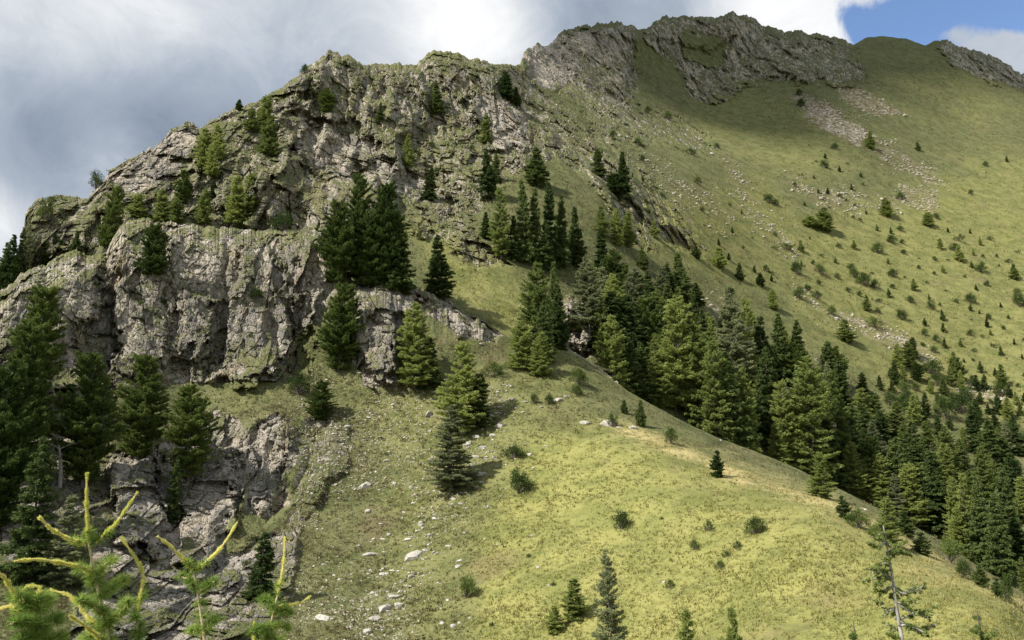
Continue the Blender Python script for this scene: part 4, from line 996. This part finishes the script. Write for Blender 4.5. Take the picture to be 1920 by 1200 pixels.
# ------------------------------------------------------------ half-dead larches a little farther off, lower right
def sparse_larch(label, stem, d, seed, nb, reach, green, mat=M_GRY):
    g = np.random.default_rng(seed); root = link('sparse_larch', None, label=label, category='tree', group='half-dead larches on the near slope')
    sp = np.array([P3(x, y, d) for x, y in stem]); gz = CAMZ - 2.45 - .36 * max(0, d - 2) - .2
    bottom = sp[-1].copy(); bottom[2] = gz; path = smooth_path(np.vstack([sp, bottom]), 50); off = bottom; root.location = bottom
    V, Fc = tube(path - off, np.linspace(.008, .075, 50) * (d / 12), 9); link('trunk', mesh_from('sparse_trunk', V, Fc, None, [mat], True), root)
    for k in range(nb):
        t = .03 + .93 * (k + g.uniform(0, 1)) / nb; j = int(t * 49); az = g.uniform(0, 6.28)
        l = reach * (.45 + .55 * min(1, t * 2.2)) * g.uniform(.45, 1.15)
        u = np.array([math.cos(az), math.sin(az), 0]); w = np.cross(u, [0, 0, 1]); a0 = path[j]
        ctrl = [a0 + u * l * s + np.array([0, 0, l * (.12 * math.sin(s * 5 + k) - .28 * s + .30 * s * s)]) + w * l * .10 * g.normal() * s for s in (0, .25, .5, .75, 1)]
        tp = smooth_path(ctrl, 16); parts = []
        v, f = tube(tp - off, np.linspace(.016, .005, 16) * (d / 12), 5); parts.append((v, f, None, 0))
        for q in range(9):
            i = g.integers(3, 15); e = tp[i] + (u * g.uniform(.1, .6) + w * g.uniform(-1, 1) + np.array([0, 0, g.uniform(-.9, .3)])) * l * g.uniform(.10, .30)
            sp2 = smooth_path([tp[i], e], 6); v, f = tube(sp2 - off, np.linspace(.008, .004, 6) * (d / 12), 4); parts.append((v, f, None, 0))
            n = int(5 * green)
            if n: v, f, a = tufts(np.vstack([sp2, sp2]), n, 12, .045 * d / 12, .008 * d / 12, g); parts.append((v - off, f, a, 1))
        n = int(12 * green)
        if n: v, f, a = tufts(tp, n, 12, .05 * d / 12, .008 * d / 12, g); parts.append((v - off, f, a, 1))
        V, Fc, At, Mi = merge(parts); link('branch', mesh_from('sparse_branch', V, Fc, dict(vary=At), [mat, M_LAR], False, Mi), root)
sparse_larch('half-dead larch with a pale grey stem and bare branches, lower right', [(1656,985),(1662,1020),(1670,1060),(1676,1100),(1682,1150),(1692,1200),(1705,1300)], 12.0, 21, 120, .66, .9)
sparse_larch('sparse larch top at the bottom right corner, right of the half-dead one', [(1832,1146),(1838,1180),(1846,1240),(1850,1330)], 12.5, 22, 60, .7, 1.2, M_BRK)
sparse_larch('faint brown larch top at the bottom edge just left of the half-dead one', [(1600,1165),(1603,1200),(1610,1300)], 14.0, 23, 44, .6, 1.6, M_BRK)

# ------------------------------------------------------------ sun, sky, clouds
SUN = unit(np.array([-.62, -.36, .72]))
el = math.asin(SUN[2]); azs = math.atan2(SUN[0], SUN[1])
sl = bpy.data.lights.new('sun', 'SUN'); sl.energy = 3.7; sl.angle = math.radians(.6); sl.color = (1, .95, .87)
so = bpy.data.objects.new('sun', sl); COL.objects.link(so); so.rotation_euler = Vector(-SUN).to_track_quat('-Z', 'Y').to_euler(); so.location = (-200, -100, 300)

W_ = bpy.data.worlds.new('World'); SC.world = W_; W_.use_nodes = True; nt = W_.node_tree; nt.nodes.clear(); g = N(nt)
sky = nt.nodes.new('ShaderNodeTexSky'); sky.sky_type = 'NISHITA'; sky.sun_disc = False; sky.sun_elevation = el; sky.sun_rotation = azs; sky.altitude = 1800; sky.ozone_density = 2.5
STR = .115
tc = g.n('ShaderNodeTexCoord').outputs['Generated']
def lobe(px, py, rad, amp):
    c = ray(px, py); d = g.n('ShaderNodeVectorMath', _operation='DOT_PRODUCT'); g.set(d.inputs[0], WV); d.inputs[1].default_value = tuple(c)
    r = rad / FPX; k = 2 / (r * r)            # exp(-(ang/r)^2)
    e = g.math('EXPONENT', g.math('MULTIPLY', g.math('SUBTRACT', d.outputs['Value'], 1.0), k))
    return g.math('MULTIPLY', e, amp)
nz = g.n('ShaderNodeTexNoise', Vector=tc, Scale=5.0, Detail=5.0, Roughness=.55)
off = g.n('ShaderNodeVectorMath', _operation='SUBTRACT'); g.set(off.inputs[0], nz.outputs['Color']); off.inputs[1].default_value = (.5, .5, .5)
sc_ = g.n('ShaderNodeVectorMath', _operation='SCALE'); g.set(sc_.inputs[0], off.outputs[0]); sc_.inputs['Scale'].default_value = .10
ad = g.n('ShaderNodeVectorMath', _operation='ADD'); g.set(ad.inputs[0], tc); g.set(ad.inputs[1], sc_.outputs[0])
nm = g.n('ShaderNodeVectorMath', _operation='NORMALIZE'); g.set(nm.inputs[0], ad.outputs[0]); WV = nm.outputs[0]
def total(L):
    r = None
    for l in L:
        v = lobe(*l); r = v if r is None else g.math('ADD', r, v)
    return r
mp = g.mapping(tc, (1, 1, 1.15))
n_big = g.noise(mp, 2.6, 7, .58, .3); n_fine = g.noise(mp, 8, 9, .66, .9)
blue = total([(1850,40,90,1.1),(1775,30,60,.7),(1650,50,50,1.0),(1950,55,110,1.1),(1600,10,26,.5),(2200,-100,300,.8),(1700,50,60,.35),(1705,72,26,-.7),(1885,108,58,-1.9),(1800,68,26,-1.0),(1950,115,60,-.9),(1660,10,40,-.2)])
blue = g.math('ADD', blue, g.math('MULTIPLY', g.math('SUBTRACT', n_fine, .5), 2.6))
cover = g.math('SUBTRACT', 1.0, g.ramp(blue, .36, .92))
br = total([(200,230,230,-.42),(480,230,200,-.30),(60,250,150,-.30),(330,260,120,-.14),(720,40,130,.02),(860,70,130,.34),(960,90,90,.15),(1500,30,130,.36),(1580,60,60,.2),(1200,0,170,-.42),(1100,20,80,-.22),(-10,410,70,.45),(190,310,60,.28),(60,70,150,.34),(230,100,120,.2),(250,10,150,.25),(400,90,90,.16),(620,20,100,-.04),
            (1400,-10,80,.25),(1880,110,80,.10),(-900,300,900,.1),(400,-700,700,.1)])
br = g.math('ADD', g.math('ADD', g.math('MULTIPLY', br, .62), .63), g.math('ADD', g.math('MULTIPLY', g.math('SUBTRACT', n_big, .5), .50), g.math('MULTIPLY', g.math('SUBTRACT', n_fine, .5), .50)), clamp=True)
cr = nt.nodes.new('ShaderNodeValToRGB'); g.set(cr.inputs[0], br); E = cr.color_ramp.elements
E[0].position = 0; E[0].color = (.155,.20,.27,1); E[1].position = 1; E[1].color = (1.0,1.0,1.0,1)
for p_, c_ in ((.25,(.24,.295,.375,1)),(.5,(.40,.455,.54,1)),(.72,(.62,.66,.71,1)),(.86,(.82,.84,.86,1))):
    e = E.new(p_); e.color = c_
CLOUD = 4.75
cs = g.n('ShaderNodeVectorMath', _operation='SCALE'); g.set(cs.inputs[0], cr.outputs[0]); cs.inputs['Scale'].default_value = CLOUD
sb = g.n('ShaderNodeVectorMath', _operation='MULTIPLY'); g.set(sb.inputs[0], sky.outputs[0]); sb.inputs[1].default_value = (1, 1, 1)
col = g.mix(cover, sb.outputs[0], cs.outputs[0])
bg = g.n('ShaderNodeBackground', Color=col, Strength=STR); g.n('ShaderNodeOutputWorld', Surface=bg.outputs[0])

# cloud added out of view towards the sun, outline shaped to shade the peak
def cloud(name, label, px_poly, H, seed, thick=60, sheet=A_):
    L = []
    for x, y in px_poly:
        p = at(sheet, x, y); p = p + (np.array([.3, 1, 0]) * 90 if y < 100 or x > 2085 else 0); t = (H - p[2]) / SUN[2]; L.append((p + SUN * t)[:2])
    from mathutils.geometry import tessellate_polygon
    L = np.array(L); nx = np.roll(L, -1, 0); O = []
    for p, q in zip(L, nx):
        k = max(2, int(np.linalg.norm(q - p) / 9))
        for i in range(k): O.append(p + (q - p) * i / k)
    O = np.array(O); n = len(O); o3 = np.concatenate([O, np.zeros((n, 1))], 1)
    O = O + 16 * np.stack([fbm(o3 / 45, 4, seed), fbm(o3 / 45 + 30, 4, seed + 1)], -1)
    T = unit(np.roll(O, -1, 0) - np.roll(O, 1, 0)); nrm = np.stack([T[:, 1], -T[:, 0]], -1)
    area = .5 * np.sum(O[:, 0] * np.roll(O[:, 1], -1) - np.roll(O[:, 0], -1) * O[:, 1]); nrm *= 1 if area > 0 else -1
    V = []; prof = [(-1, -9), (-.8, -4), (-.4, -1), (0, 0), (.4, -1), (.8, -4), (1, -9)]
    for zz, ins in prof:
        q = O + nrm * ins; V.append(np.concatenate([q, np.full((n, 1), H + zz * thick)], 1))
    V = np.stack(V).reshape(-1, 3)
    Fc = []
    for k in range(len(prof) - 1):
        for i in range(n):
            a_, b_, c_, d_ = k * n + i, k * n + (i + 1) % n, (k + 1) * n + (i + 1) % n, (k + 1) * n + i; Fc += [(a_, b_, c_), (a_, c_, d_)]
    tri = tessellate_polygon([[Vector((p[0], p[1], 0)) for p in V[:n]]])
    e = (len(prof) - 1) * n
    Fc += [tuple(t)[::-1] for t in tri] + [tuple(i + e for i in t) for t in tri]
    m, t_ = newmat('cloud_white'); q = N(t_); b = q.n('ShaderNodeBsdfPrincipled', Base__Color=(.9,.9,.92,1), Roughness=1.0); q.n('ShaderNodeOutputMaterial', Surface=b.outputs[0])
    link(name, mesh_from(name, V, np.array(Fc), None, [m], True), kind='stuff', label=label, category='cloud')
cloud('cloud', 'white cloud added out of view, its outline shaped to shade the peak', [(1010,70),(1040,130),(1120,160),(1250,185),(1350,235),(1450,262),(1560,262),(1640,200),(1760,160),(1900,164),(2080,236),(2110,200),(2095,235),(1920,98),(1790,78),(1600,84),(1380,28),(1200,50)], 3000, 5, 25)

vs = SC.view_settings; vs.view_transform = 'Standard'; vs.look = 'None'; vs.exposure = 0.97; vs.gamma = 1.0
SC.cycles.max_bounces = 6; SC.cycles.diffuse_bounces = 3; SC.cycles.transparent_max_bounces = 4
